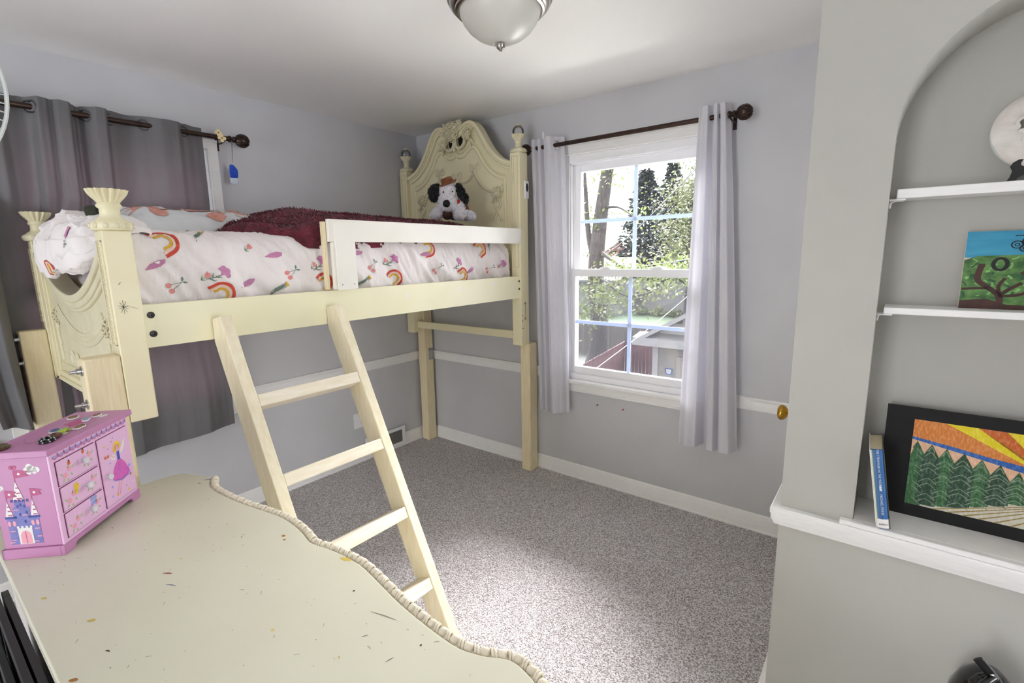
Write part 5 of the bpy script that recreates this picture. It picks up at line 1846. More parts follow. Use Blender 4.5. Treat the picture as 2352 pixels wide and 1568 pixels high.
def pin(label, u, v, rx, ry, rot, mat, name='enamel_pin', wav=0.0, th=0.003):
    t = thing(name, label, 'pin', tuple(on_lid(u, v)), (0, 0, bxr + rot), group='pins and trinkets on the jewelry box')
    n_ = 28
    ol = [(rx * (1 + wav * cos(5 * 2 * pi * k / n_)) * cos(2 * pi * k / n_), ry * (1 + wav * cos(5 * 2 * pi * k / n_)) * sin(2 * pi * k / n_)) for k in range(n_)]
    MB().prism(ol, lambda a, c, d_: (a, c, d_), 0.0, th).obj('backing', 'print_white', t, local=True)
    MB().prism([(a * 0.86, c * 0.86) for a, c in ol], lambda a, c, d_: (a, c, d_), th, th + 0.0006).obj('picture', mat, t, local=True)
    return t


pin('oval brown picture pin at the back corner of the jewelry box', 0.235, 0.098, 0.017, 0.012, 0.2, 'pin_brown')
pin('grey cut-out sticker pin near the door side of the box lid', 0.212, 0.052, 0.018, 0.009, 0.5, 'pin_bluegrey', wav=0.08)
pin('rust coloured cut-out pin behind the front edge of the lid', 0.246, 0.047, 0.017, 0.009, 0.1, 'pin_rust', wav=0.06)
pin('navy and white pin in the middle of the lid', 0.128, 0.067, 0.018, 0.011, 0.3, 'pin_navy', wav=0.06)
pin('tan leaf shaped pin near the front edge of the lid', 0.150, 0.026, 0.020, 0.010, 0.1, 'pin_brown', wav=0.1)
t = thing('frog_pin', 'lime green frog pin in the middle of the lid', 'pin', tuple(on_lid(0.118, 0.042)), (0, 0, bxr), group='pins and trinkets on the jewelry box')
q = MB()
q.sphere((0, 0, 0.0035), 0.010, 12, 8, (1.3, 0.8, 0.35)).sphere((0.014, 0.002, 0.004), 0.006, 10, 6, (1, 1, 0.5))
for (a, c) in ((-0.010, 0.008), (-0.010, -0.008), (0.008, 0.009), (0.008, -0.009)):
    q.sphere((a, c, 0.0025), 0.0042, 8, 6, (1.2, 0.8, 0.5))
q.obj('frog', 'pin_lime', t, local=True, smooth=60)
t = thing('medal', 'round bronze medallion at the corner of the box lid', 'medal', tuple(on_lid(0.018, 0.108)), (0, 0, bxr), group='pins and trinkets on the jewelry box')
MB().lathe([(0.019, 0.0), (0.0205, 0.001), (0.0205, 0.006), (0.019, 0.0075), (0.015, 0.0068), (0, 0.0068)], (0, 0, 0), None, 28).obj('disc', 'medal_bronze', t, local=True, smooth=40)
rg = MB()
for k in range(20):
    a = 2 * pi * k / 20
    rg.sphere((0.0205 * cos(a), 0.0205 * sin(a), 0.0035), 0.0022, 6, 4)
o = rg.obj('beaded_rim', 'medal_bronze', t, local=True, smooth=60)
o['kind'] = 'stuff'
t = thing('polished_stone', 'flat reddish brown polished stone on the box lid', 'stone', tuple(on_lid(0.083, 0.034)), (0, 0, bxr + 0.3), group='pins and trinkets on the jewelry box')
MB().sphere((0, 0, 0.005), 0.015, 18, 10, (1.25, 0.85, 0.33)).obj('stone', 'stone_brown', t, local=True, smooth=80)
t = thing('beaded_bracelet', 'coiled bracelet of black and silver beads on the box lid', 'bracelet', tuple(on_lid(0.056, 0.032)), (0, 0, bxr + 0.2), group='pins and trinkets on the jewelry box')
rg = MB()
kk = 0
for lay, R_ in ((0, 0.018), (0, 0.012), (0, 0.006), (1, 0.015), (1, 0.009)):
    n_ = max(6, int(R_ * 6.28 / 0.0046))
    for k in range(n_):
        a = 2 * pi * k / n_ + lay
        rg.m(1 if kk % 3 == 0 else 0).sphere((R_ * 1.15 * cos(a), R_ * 0.8 * sin(a), 0.0024 + lay * 0.004), 0.0024, 7, 5)
        kk += 1
o = rg.obj('beads', ['bead_black', 'steel'], t, local=True, smooth=60)
o['kind'] = 'stuff'

# ------------------------------------------------------------------ things in the niche
LZ = 0.768
# book leaning on the jamb
pm('book_blue', rgb(44, 92, 150), rgb(70, 120, 176), rough=0.25, vs=14, stretch=(30, 1, 1), coat=0.3)
pm('book_white', rgb(232, 230, 226), rough=0.3)
pm('book_dark', rgb(66, 68, 60), rgb(52, 54, 48), rough=0.3, vs=10, coat=0.4)
pm('book_green', rgb(120, 160, 130), rough=0.4)
pm('paper_cream', rgb(214, 202, 168), rgb(196, 182, 148), rough=0.8, vs=60, stretch=(60, 1, 1))
pm('ink_white', rgb(205, 215, 225), rough=0.5)
pm('ink_black', rgb(30, 28, 28), rough=0.6)
bk = thing('book', 'blue library book leaning in the corner of the niche', 'book', (3.069, -1.165, LZ), (0, radians(-9.0), radians(2)))
BWd, BDp, BHt = 0.032, 0.150, 0.222
q = MB().box((0.0, 0.0, 0.0), (0.0022, BDp, BHt))
q.obj('cover_back', 'book_white', bk, local=True, bevel=0.0006)
q = MB().box((BWd - 0.0022, 0.0, 0.0), (BWd, BDp, BHt))
q.obj('cover_front', 'book_dark', bk, local=True, bevel=0.0006)
spine = MB().prism([(0.0, 0.004), (0.004, 0.0005), (0.010, -0.002), (BWd / 2, -0.003), (BWd - 0.010, -0.002), (BWd - 0.004, 0.0005), (BWd, 0.004), (BWd, 0.006), (0, 0.006)], lambda u, v, d_: (u, v, d_), 0.0, BHt)
spine = spine.obj('spine', 'book_blue', bk, local=True, smooth=50)
MB().box((0.0025, 0.006, 0.003), (BWd - 0.0025, BDp - 0.004, BHt - 0.005)).obj('pages', 'paper_cream', bk, local=True)
spf = lambda u, v: (u, lerp([(0.0, 0.0035), (0.004, 0.0), (0.010, -0.0026), (BWd / 2, -0.0036), (BWd - 0.010, -0.0026), (BWd - 0.004, 0.0), (BWd, 0.0035)], u), v)
b = MB()
for i in range(8):
    u0, u1 = BWd * i / 8, BWd * (i + 1) / 8
    b.poly([(u0, 0.001), (u1, 0.001), (u1, 0.027), (u0, 0.027)], spf)
b.obj('call_label', 'book_white', bk, local=True, fixn=False)
b = MB()
for i in range(3):
    u0, u1 = 0.0002 + 0.0022 * i, 0.0002 + 0.0022 * (i + 1)
    b.m(0 if i < 2 else 1).poly([(u0, 0.027), (u1, 0.027), (u1, BHt - 0.001), (u0, BHt - 0.001)], lambda u, v: (u, spf(u, v)[1] - 0.0002, v))
b.obj('spine_stripe', ['book_white', 'book_green'], bk, local=True, fixn=False)


def text(name, body, size, M, mat, parent):
    c = bpy.data.curves.new(name, 'FONT')
    c.body = body
    c.size = size
    c.align_x, c.align_y = 'CENTER', 'CENTER'
    c.extrude = 0.0001
    tmp = bpy.data.objects.new(name, c)
    COL.objects.link(tmp)
    dg = bpy.context.evaluated_depsgraph_get()
    me = bpy.data.meshes.new_from_object(tmp.evaluated_get(dg))
    bpy.data.objects.remove(tmp)
    bpy.data.curves.remove(c)
    me.materials.clear()
    me.materials.append(MATS[mat])
    o = bpy.data.objects.new(name, me)
    COL.objects.link(o)
    o.parent = parent
    o.matrix_basis = M
    o['kind'] = 'stuff'
    return o


def spine_text(body, size, z, mat, turned=True, x=BWd / 2 + 0.0015):
    # glyph x axis runs down the spine (-z), glyph y axis to +x, facing -y
    if turned:
        M = Matrix(((0, 1, 0, x), (0, 0, -1, -0.0042), (-1, 0, 0, z), (0, 0, 0, 1)))
    else:
        M = Matrix(((1, 0, 0, x), (0, 0, -1, -0.0042), (0, 1, 0, z), (0, 0, 0, 1)))
    return text('lettering', body, size, M, mat, bk)


spine_text('THE STRANGER IN THE WOODS', 0.0078, 0.168, 'ink_white')
spine_text('MICHAEL FINKEL', 0.0080, 0.068, 'ink_white')
spine_text('KNIGHT', 0.0058, 0.012, 'ink_black', False, BWd / 2 + 0.002)
b = MB()
for (u, v, r, ry) in ((0.0175, 0.122, 0.0022, 0.0022), (0.0172, 0.1165, 0.0026, 0.004), (0.0165, 0.1105, 0.0014, 0.0035), (0.0192, 0.1105, 0.0013, 0.0035)):
    b.disc((u, v), r, lambda a, c: (a, spf(a, c)[1] - 0.0004, c), 10, ry)
b.obj('figure_print', 'book_white', bk, local=True, fixn=False)

# crayon drawing on black card leaning against the niche back
pm('card_black', rgb(22, 22, 23), rgb(28, 28, 28), rough=0.85, vs=30)
CR = {'orange': (210, 126, 58), 'deep_orange': (196, 98, 40), 'yellow': (226, 206, 36), 'gold': (222, 164, 30), 'blue': (50, 96, 168), 'peach': (222, 176, 142), 'field': (206, 200, 182), 'furrow': (150, 126, 62), 'pine': (58, 104, 62), 'dark_pine': (44, 74, 54), 'stroke': (122, 140, 116)}
for k, c in CR.items():
    l2 = tuple(min(255, int(q_ * 0.8 + 60)) for q_ in c)
    pm('crayon_' + k, rgb(*c), rgb(*l2), rough=0.8, vs=240, vr=(0.45, 0.75), stretch=(1, 1, 0.35))
pic = thing('crayon_drawing', 'crayon sunset over pines and a ploughed field on black card', 'drawing', (3.31, -1.03, LZ), (radians(-2.0), 0, 0))
# local: x along the wall, y back, z up; card 0.52 x 0.315 starting at x = -0.25
MB().box((-0.245, -0.004, 0.0), (0.275, -0.001, 0.318)).obj('card', 'card_black', pic, local=True)
X0, X1, Z0, Z1 = -0.182, 0.215, 0.036, 0.284


def pf(k):
    return lambda u, v: (X0 + (X1 - X0) * u, -0.0050 - 0.0002 * k, Z0 + (Z1 - Z0) * v)


MB().box((X0, -0.0046, Z0), (X1, -0.004, Z1)).obj('paper', 'crayon_field', pic, local=True)
b = MB()
b.m(0).poly([(0, 0.78), (0.66, 0.60), (1, 0.60), (1, 1), (0, 1)], pf(0))
for (a, c, mi) in (((0.17, 0.33), (0.60, 0.66), 1), ((0.33, 0.47), (0.62, 0.665), 2), ((0.47, 0.60), (0.655, 0.685), 1), ((0.60, 0.80), (0.69, 0.73), 2), ((0.80, 0.95), (0.74, 0.77), 1)):
    b.m(mi).poly([(a[0], 1), (c[0], 0.66), (c[1], 0.66), (a[1], 1)], pf(1))
b.m(3).poly([(0.56, 0.62)] + [(0.76 - 0.2 * cos(pi * k / 14), 0.60 + 0.22 * sin(pi * k / 14)) for k in range(15)], pf(2))
b.m(4).poly([(0, 0.80), (0.2, 0.755), (0.4, 0.70), (0.6, 0.66), (0.8, 0.60), (1, 0.54), (1, 0.46), (0.8, 0.52), (0.6, 0.585), (0.4, 0.65), (0.2, 0.71), (0, 0.77)], pf(3))
b.m(5).poly([(0, 0.77), (0.2, 0.71), (0.4, 0.65), (0.6, 0.585), (0.8, 0.52), (1, 0.46), (1, 0.40), (0, 0.5)], pf(2))
b.obj('sky_drawing', ['crayon_orange', 'crayon_yellow', 'crayon_deep_orange', 'crayon_gold', 'crayon_blue', 'crayon_peach'], pic, local=True, fixn=False)
b = MB()
rnd = random.Random(4)
for i, (u, w_, vt_, vb_) in enumerate(((0.03, 0.10, 0.76, 0.0), (0.11, 0.10, 0.74, 0.02), (0.19, 0.10, 0.72, 0.04), (0.28, 0.11, 0.70, 0.06), (0.37, 0.11, 0.665, 0.12), (0.46, 0.11, 0.64, 0.18), (0.55, 0.10, 0.60, 0.24), (0.63, 0.08, 0.57, 0.30), (0.70, 0.06, 0.55, 0.35), (0.76, 0.05, 0.52, 0.38), (0.81, 0.04, 0.50, 0.40))):
    lo = max(0.0, u - w_ * 0.55)
    b.m(i % 2).poly([(u, vt_), (lo, vt_ - 0.18), (lo, vb_), (u + w_ * 0.55, vb_), (u + w_ * 0.55, vt_ - 0.18)], pf(4 + i % 2))
    for k in range(11):
        v0 = vt_ - 0.03 - (vt_ - vb_ - 0.05) * k / 11
        ww = w_ * 0.5 * min(1, (k + 1.5) / 4)
        for sg in (-1, 1):
            if u + sg * ww > 0.004:
                b.m(2 if (k + i) % 3 else 1).strip([(u, v0), (u + sg * ww * 0.5, v0 - 0.025), (u + sg * ww, v0 - 0.062)], 0.007, pf(7))
b.obj('pine_drawing', ['crayon_pine', 'crayon_dark_pine', 'crayon_stroke'], pic, local=True, fixn=False)
b = MB()
b.m(1).poly([(0.10, 0.0), (1, 0.0), (1, 0.40), (0.86, 0.40), (0.55, 0.23), (0.3, 0.08)], pf(6))
for k in range(17):
    t = k / 16
    e = (0.16 + 1.25 * t, -0.0)
    p0 = (0.87, 0.395)
    if e[0] > 1:
        f_ = (1 - p0[0]) / (e[0] - p0[0])
        e = (1.0, p0[1] + (e[1] - p0[1]) * f_)
    b.m(0).strip([p0, ((p0[0] + e[0]) / 2, (p0[1] + e[1]) / 2 - 0.004), e], lambda s_: 0.002 + 0.010 * s_, pf(8))
b.obj('field_drawing', ['crayon_furrow', 'crayon_field'], pic, local=True, fixn=False)

# child's canvas painting on the lower shelf
pm('acrylic_sky', rgb(44, 140, 178), rgb(62, 158, 192), rough=0.4, vs=10, stretch=(1, 1, 6))
pm('acrylic_green', rgb(46, 92, 40), rgb(112, 158, 84), rough=0.45, vs=34, stretch=(1, 1, 1.6))
pm('acrylic_leaf', rgb(110, 170, 90), rgb(150, 200, 120), rough=0.45, vs=30)
pm('acrylic_pine', rgb(34, 84, 52), rough=0.45)
pm('acrylic_brown', rgb(58, 28, 20), rgb(78, 40, 28), rough=0.4, vs=30)
pm('acrylic_black', rgb(12, 12, 14), rough=0.4)
pm('canvas_edge', rgb(214, 200, 188), rough=0.8)
cv = thing('canvas_painting', "child's painted canvas of brown trees, green leaves and a bee", 'painting', (3.184, -1.022, 1.3685), (radians(-4), 0, 0))
CW, CH = 0.255, 0.196
MB().box((0, 0, 0), (CW, 0.014, CH)).obj('stretcher', 'canvas_edge', cv, local=True, bevel=0.001)


def cf(k):
    return lambda u, v: (u * CW, -0.0004 - 0.0003 * k, v * CH)


b = MB()
b.m(0).poly([(0.003, 0.66), (0.997, 0.66), (0.997, 0.997), (0.003, 0.997)], cf(0))
b.m(1).poly([(0.003, 0.0), (0.997, 0.0), (0.997, 0.67), (0.6, 0.70), (0.3, 0.69), (0.1, 0.68), (0.003, 0.63)], cf(1))
b.m(2).poly([(0.003, 0.0), (0.997, 0.0), (0.997, 0.09), (0.6, 0.05), (0.35, 0.06), (0.2, 0.13), (0.003, 0.10)], cf(4))
b.obj('ground_paint', ['acrylic_sky', 'acrylic_green', 'acrylic_brown'], cv, local=True, fixn=False)
rnd = random.Random(12)
b = MB()
for i in range(90):
    u, v = rnd.uniform(0.02, 0.97), rnd.uniform(0.12, 0.64)
    a, l = rnd.uniform(0.3, 2.6), rnd.uniform(0.03, 0.08)
    b.m(rnd.choice([0, 0, 1])).strip([(u, v), (min(0.99, max(0.005, u + l * cos(a) * 0.5 + 0.008)), v + l * sin(a) * 0.5), (min(0.99, max(0.005, u + l * cos(a))), min(0.67, v + l * sin(a)))], rnd.uniform(0.012, 0.03), cf(2))
b.obj('leaf_paint', ['acrylic_leaf', 'acrylic_pine'], cv, local=True, fixn=False)
b = MB()
for pth, w_ in (([(0.30, 0.02), (0.29, 0.17), (0.21, 0.27), (0.12, 0.38), (0.14, 0.58)], 0.05), ([(0.21, 0.27), (0.08, 0.26), (0.01, 0.25)], 0.03), ([(0.29, 0.17), (0.36, 0.26), (0.44, 0.34)], 0.035), ([(0.29, 0.17), (0.40, 0.18), (0.48, 0.22)], 0.035), ([(0.29, 0.2), (0.28, 0.3), (0.32, 0.40)], 0.03),
                ([(0.64, 0.03), (0.63, 0.25), (0.60, 0.40), (0.52, 0.55), (0.49, 0.66)], 0.045), ([(0.62, 0.36), (0.52, 0.38), (0.43, 0.48)], 0.04), ([(0.61, 0.38), (0.63, 0.55), (0.61, 0.69)], 0.06), ([(0.62, 0.36), (0.72, 0.45), (0.78, 0.62)], 0.045), ([(0.63, 0.26), (0.75, 0.33), (0.85, 0.4)], 0.035), ([(0.63, 0.14), (0.55, 0.15), (0.48, 0.14)], 0.025), ([(0.9, 0.02), (0.88, 0.3), (0.95, 0.6)], 0.05)):
    b.strip([(q_.x, q_.y) for q_ in cat_rom([(u, v, 0) for u, v in pth], 4)], w_, cf(5))
b.obj('tree_paint', 'acrylic_brown', cv, local=True, fixn=False)
b = MB()
b.disc((0.455, 0.855), 0.058, cf(3), 18, 0.068)
for (u, v, r, ry) in ((0.37, 0.82, 0.04, 0.045), (0.425, 0.775, 0.035, 0.04), (0.52, 0.92, 0.04, 0.035), (0.56, 0.87, 0.045, 0.035)):
    b.strip([(u + r * cos(2 * pi * k / 18), v + ry * sin(2 * pi * k / 18)) for k in range(19)], 0.011, cf(3))
    b.strip([(u + r * .4 * cos(2 * pi * k / 12), v + ry * .4 * sin(2 * pi * k / 12)) for k in range(13)], 0.008, cf(3))
b.strip([(0.43, 0.91), (0.40, 0.935), (0.35, 0.93)], 0.01, cf(3))
b.strip([(0.43, 0.92), (0.43, 0.955), (0.46, 0.965)], 0.01, cf(3))
b.strip([(0.27 + 0.05 * cos(2 * pi * k / 20), 0.575 + 0.075 * sin(2 * pi * k / 20)) for k in range(21)], 0.032, cf(6))
b.strip([(q_.x, q_.y) for q_ in cat_rom([(0.80, 0.82, 0), (0.66, 0.83, 0), (0.64, 0.78, 0), (0.72, 0.68, 0), (0.82, 0.65, 0)], 5)], 0.03, cf(6))
b.obj('bee_paint', 'acrylic_black', cv, local=True, fixn=False)

# round relief plate with a broken centre on a black easel, upper shelf
pm('plate_clay', rgb(214, 206, 198), rgb(226, 222, 216), rough=0.45, vs=16, bump=0.4, bs=40, bd=0.006)
pm('plate_glaze', rgb(196, 206, 200), rough=0.12, coat=0.6)
pl = thing('relief_plate', 'round white ceramic plate with a torn hole, upper niche shelf', 'plate', (3.305, -1.04, 1.70), (radians(-12), 0, 0))
b = MB()
PR_, HR_ = 0.104, 0.05


def plate(u, v):
    a = 2 * pi * u
    hole = HR_ * (1 + 0.22 * nz(cos(a) * 2.2, sin(a) * 2.2, 1.0) + 0.16 * nz(cos(a) * 7, sin(a) * 7, 3.0)) * (0.8 if sin(a) < 0 else 1.05)
    r = PR_ + (hole - PR_) * v
    x, z = r * cos(a), r * sin(a) * 0.92
    y = 0.012 * sin(pi * min(1, v * 1.3)) * -0.6 + 0.016 * v * v * nz(x * 60, z * 60, 0.0) - 0.012 * v * v - 0.006 * nz(x * 25, z * 30, 5)
    return Vector((x, y, 0.098 + z + 0.0))


b.grid(plate, 90, 24, closeu=True)
po = b.obj('dish', 'plate_clay', pl, local=True, smooth=60, fixn=False)
sv = po.modifiers.new('thick', 'SOLIDIFY')
sv.thickness = 0.007
sv.offset = 1
b = MB()
b.tube([(PR_ * cos(2 * pi * k / 60), 0.002, 0.098 + 0.92 * PR_ * sin(2 * pi * k / 60)) for k in range(60)], 0.0035, 8, closed=True)
b.obj('rim', 'plate_glaze', po, local=True, smooth=60)
ea = thing('plate_easel', 'small black easel holding the torn white plate', 'easel', (3.305, -1.04, 1.676))
for sg in (-1, 1):
    b = MB()
    c0 = Vector((3.305 + sg * 0.045, -1.045, 1.6765))
    ol = [(0.0, 0.0), (0.016, 0.0), (0.020, 0.010), (0.034, 0.018), (0.05, 0.020), (0.05, 0.031), (0.03, 0.033), (0.022, 0.038), (0.022, 0.044), (0.026, 0.052), (0.018, 0.052), (0.008, 0.045), (0.004, 0.036), (0.009, 0.026), (0.006, 0.012)]
    b.prism([(-sg * u, v) for u, v in ol], lambda u, v, d_: (c0.x + sg * 0.024 + u, c0.y + d_ - 0.004, c0.z + v), 0.0, 0.007)
    b.obj('easel_foot', 'black_plastic', ea, bevel=0.001)
MB().box((3.28, -1.022, 1.6765), (3.33, -1.012, 1.74)).obj('back_strut', 'black_plastic', ea, bevel=0.001)

# black patent bag standing low by the niche wall
bg_ = thing('patent_bag', 'glossy black rounded bag with a riveted strap below the niche', 'bag', (3.31, -1.24, 0.014))
b = MB()
b.lathe([(0.0, 0.0), (0.088, 0.0), (0.095, 0.02), (0.098, 0.25), (0.096, 0.38), (0.088, 0.44), (0.066, 0.485), (0.035, 0.51), (0.0, 0.517)], (3.312, -1.265, 0.014), Matrix.Diagonal((0.75, 0.9, 1)), 32)
b.obj('bag_body', 'black_gloss', bg_, smooth=60)
b = MB()
b.tube([(3.272, -1.345, 0.40), (3.268, -1.35, 0.45), (3.276, -1.345, 0.495), (3.295, -1.32, 0.525), (3.318, -1.29, 0.535)], 0.008, 8)
b.obj('piping', 'black_gloss', bg_, smooth=60)
b = MB()
b.tube([(3.285, -1.29, 0.565), (3.298, -1.29, 0.552), (3.318, -1.29, 0.530), (3.335, -1.29, 0.50), (3.342, -1.288, 0.46)], 0.013, 10, flat=(0.8, 0.35, (0, 1, 0)))
so_ = b.obj('strap', 'black_plastic', bg_, smooth=60)
MB().lathe([(0.008, 0.0), (0.008, 0.002), (0.005, 0.004), (0, 0.004)], (3.316, -1.294, 0.536), Matrix.Rotation(pi / 2, 4, 'X'), 14).obj('rivet', 'steel', so_, smooth=50)

# ------------------------------------------------------------------ things standing behind the dresser
pm('book_sky', rgb(150, 205, 235), rgb(170, 215, 240), rough=0.4, vs=8)
for i, (x0, x1, yy, h, lab) in enumerate(((1.52, 2.10, -2.676, 0.80, 'thin black picture frame standing against the dresser back'), (1.50, 2.14, -2.692, 0.805, 'second black picture frame in the row behind the dresser'), (1.55, 2.2, -2.708, 0.76, 'outermost black picture frame in the row behind the dresser'))):
    f_ = thing('framed_picture', lab, 'picture frame', ((x0 + x1) / 2, yy, 0.014), group='black frames behind the dresser')
    h0 = 0.30
    q = MB()
    q.box((x0, yy - 0.006, 0.0145), (x0 + 0.03, yy + 0.006, h)).box((x1 - 0.03, yy - 0.006, 0.0145), (x1, yy + 0.006, h)).box((x0 + 0.03, yy - 0.006, h - 0.03), (x1 - 0.03, yy + 0.006, h)).box((x0 + 0.03, yy - 0.006, 0.0145), (x1 - 0.03, yy + 0.006, 0.045))
    q.obj('frame', 'black_plastic', f_, bevel=0.001)
    MB().box((x0 + 0.03, yy - 0.002, 0.045), (x1 - 0.03, yy + 0.002, h - 0.03)).obj('backing', 'card_black', f_)
pb = thing('picture_book', "large light blue children's book standing behind the dresser", 'book', (1.9, -2.73, 0.014))
MB().box((1.60, -2.722, 0.0145), (2.2, -2.719, 0.70)).obj('cover', 'book_sky', pb)
MB().box((1.60, -2.737, 0.0145), (2.2, -2.734, 0.70)).obj('cover', 'book_sky', pb)
MB().box((1.605, -2.733, 0.018), (2.195, -2.7225, 0.695)).obj('pages', 'paper_cream', pb)

# pedestal fan at the edge of the picture
pm('fan_white', rgb(226, 232, 230), rough=0.35)
FC = Vector((1.27, -2.722, 1.935))
fan = thing('pedestal_fan', 'white pedestal fan with a round wire guard at the picture edge', 'fan', (1.115, -2.755, 0.014))
fdir = Vector((1.0, 0.02, -0.22)).normalized()
FMx = fdir.to_track_quat('Z', 'Y').to_matrix()
FRd = 0.238
b = MB()
for (hh, R_) in ((0.0, FRd), (0.012, FRd), (0.03, FRd * 0.98)):
    b.torus(FC + FMx @ Vector((0, 0, hh)), R_, 0.0035, 'z', 60, 6, FMx)
b.obj('guard_ring', 'fan_white', fan, smooth=60)
b = MB()
for k in range(72):
    a = 2 * pi * k / 72
    for sg in (1, -1):
        b.tube([FC + FMx @ Vector((r_ * cos(a), r_ * sin(a), 0.012 + sg * hh)) for r_, hh in ((0.04, 0.05), (0.13, 0.046), (0.21, 0.03), (FRd, 0.004))], 0.0013, 4)
o = b.obj('guard_wires', 'fan_white', fan, smooth=60)
o['kind'] = 'stuff'
for k in range(3):
    b = MB()
    a0 = 2 * pi * k / 3
    b.grid(lambda u, v: FC + FMx @ Vector(((0.03 + 0.18 * u) * cos(a0 + (v - 0.5) * 1.4 * (0.5 + 0.5 * u)), (0.03 + 0.18 * u) * sin(a0 + (v - 0.5) * 1.4 * (0.5 + 0.5 * u)), 0.012 + 0.03 * (v - 0.5))), 8, 8)
    bo = b.obj('blade', 'fan_white', fan, smooth=60, fixn=False)
    bo.modifiers.new('thick', 'SOLIDIFY').thickness = 0.002
b = MB()
b.lathe([(0.0, 0.062), (0.03, 0.06), (0.038, 0.05), (0.04, -0.03), (0.05, -0.05), (0.055, -0.11), (0.04, -0.14), (0.0, -0.145)], FC, FMx, 24)
b.obj('motor', 'fan_white', fan, smooth=50)
b = MB()
pb_ = Vector((1.115, -2.755, 0))
b.tube([(pb_.x, pb_.y, 0.03), (pb_.x, pb_.y, FC.z - 0.08), (pb_.x + 0.02, pb_.y + 0.01, FC.z - 0.01), (pb_.x + 0.06, pb_.y + 0.02, FC.z + 0.012)], 0.013, 14)
b.obj('pole', 'fan_white', fan, smooth=60)
b = MB()
b.lathe([(0.0, 0.0), (0.14, 0.0), (0.14, 0.01), (0.10, 0.022), (0.03, 0.034), (0.02, 0.06), (0.0, 0.06)], (pb_.x, pb_.y, 0.0145), None, 40)
b.obj('base', 'fan_white', fan, smooth=50)

# ------------------------------------------------------------------ the yard seen through the window
pm('yard_grass', rgb(28, 33, 24), rgb(44, 42, 36), rough=0.95, vs=1.2, bump=0.4, bs=8)
pm('lawn_green', rgb(26, 46, 18), rgb(34, 54, 24), rough=0.95, vs=5)
pm('bark', rgb(34, 30, 30), rgb(54, 49, 47), rough=0.95, vs=6, stretch=(3, 3, 0.6), bump=0.8, bs=12, bd=0.05)
pm('leaf_spring', rgb(58, 68, 32), rgb(82, 88, 52), rough=0.7, vs=2.0, trans=0.2, transcol=rgb(84, 96, 48))
pm('leaf_dull', rgb(60, 66, 44), rgb(84, 86, 60), rough=0.8, vs=1.5, trans=0.15, transcol=rgb(70, 76, 46))
pm('needles', rgb(20, 28, 29), rgb(32, 41, 40), rough=0.85, vs=2.0)
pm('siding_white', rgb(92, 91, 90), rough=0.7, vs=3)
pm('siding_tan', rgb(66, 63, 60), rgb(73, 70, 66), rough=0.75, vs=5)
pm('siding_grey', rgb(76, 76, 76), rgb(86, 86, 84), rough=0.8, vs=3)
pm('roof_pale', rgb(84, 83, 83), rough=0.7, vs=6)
pm('roof_brick', rgb(76, 46, 40), rgb(64, 40, 36), rough=0.85, vs=3)
pm('fence_wood', rgb(56, 52, 48), rgb(68, 62, 58), rough=0.9, vs=4, stretch=(4, 4, 0.5))
pm('fence_maroon', rgb(58, 16, 26), rgb(66, 20, 30), rough=0.7, vs=4)
pm('cable', rgb(80, 82, 86), rough=0.6)
pm('door_grey', rgb(72, 71, 69), rough=0.7)
GZ = -3.05
b = MB()
b.box((-70, 0.6, GZ - 0.3), (60, 110, GZ))
S_obj(b, 'ground_yard', 'yard_grass', 'bare grassy back yard below the window')
b = MB()
b.prism([(17.6, GZ), (19.5, -2.25), (30, -2.1), (30, GZ)], lambda u, v, d_: (d_, u, v), -16, 2)
S_obj(b, 'lawn', 'lawn_green', 'bright green lawn beyond the wooden fence')


def boards(parent, mat, x0, x1, z0, z1, y, step, clip=None, name='siding_board'):
    """lap siding, every board a slanted solid of its own"""
    k = int(round((z1 - z0) / step))
    for i in range(k):
        za, zb = z0 + i * step, z0 + (i + 1) * step
        l, r = (x0, x1)
        if clip:
            l, r = clip(0.5 * (za + zb))
            if r - l < 0.05:
                continue
        MB().prism([(y - 0.03, za), (y - 0.006, zb), (y + 0.02, zb), (y + 0.02, za)], lambda u, v, d_: (d_, u, v), l, r).obj(name, mat, parent)


# neighbouring garage, gable end towards the window
ga = thing('garage', 'tan sided garage with a pale roof edge just outside', 'garage', (0.9, 10.4, GZ))
MB().box((-1.28, 8.33, GZ), (3.1, 13.0, -0.42)).obj('walls', 'siding_tan', ga)
boards(ga, 'siding_tan', -1.28, 3.1, GZ, -0.60, 8.31, 0.15)
gclip = lambda z: (-1.28 + max(0, (z + 0.40)) / 0.57, 3.1 - max(0, (z + 0.40)) / 0.57)
MB().prism([(-1.28, -0.42), (3.1, -0.42), (0.91, 0.80)], lambda u, v, d_: (u, d_, v), 8.34, 12.9).obj('gable', 'siding_white', ga)
boards(ga, 'siding_white', 0, 0, -0.40, 0.7, 8.31, 0.15, gclip)
for sg, xe in ((-1, -1.66), (1, 3.48)):
    MB().prism([(xe, -0.60), (xe, -0.50), (0.91, 0.98), (0.91, 0.87)], lambda u, v, d_: (u, d_, v), 7.9, 13.3).obj('roof_slope', 'roof_pale', ga)
MB().prism([(7.88, -0.60), (7.88, -0.42), (8.31, -0.34), (8.31, -0.60)], lambda u, v, d_: (d_, u, v), -1.64, 3.46).obj('eave_return', 'roof_pale', ga)
MB().box((-1.30, 8.27, GZ), (-1.16, 8.30, -0.6)).obj('corner_board', 'siding_white', ga)
gd = MB().box((-0.72, 8.24, GZ + 0.02), (2.4, 8.29, -0.85)).obj('garage_door', 'door_grey', ga)
for r_ in range(4):
    for c_ in range(4):
        x0, z0 = -0.66 + c_ * 0.765, GZ + 0.1 + r_ * 0.53
        MB().box((x0 + 0.05, 8.225, z0 + 0.06), (x0 + 0.69, 8.24, z0 + 0.44)).obj('door_panel', 'siding_tan', gd, bevel=0.01)

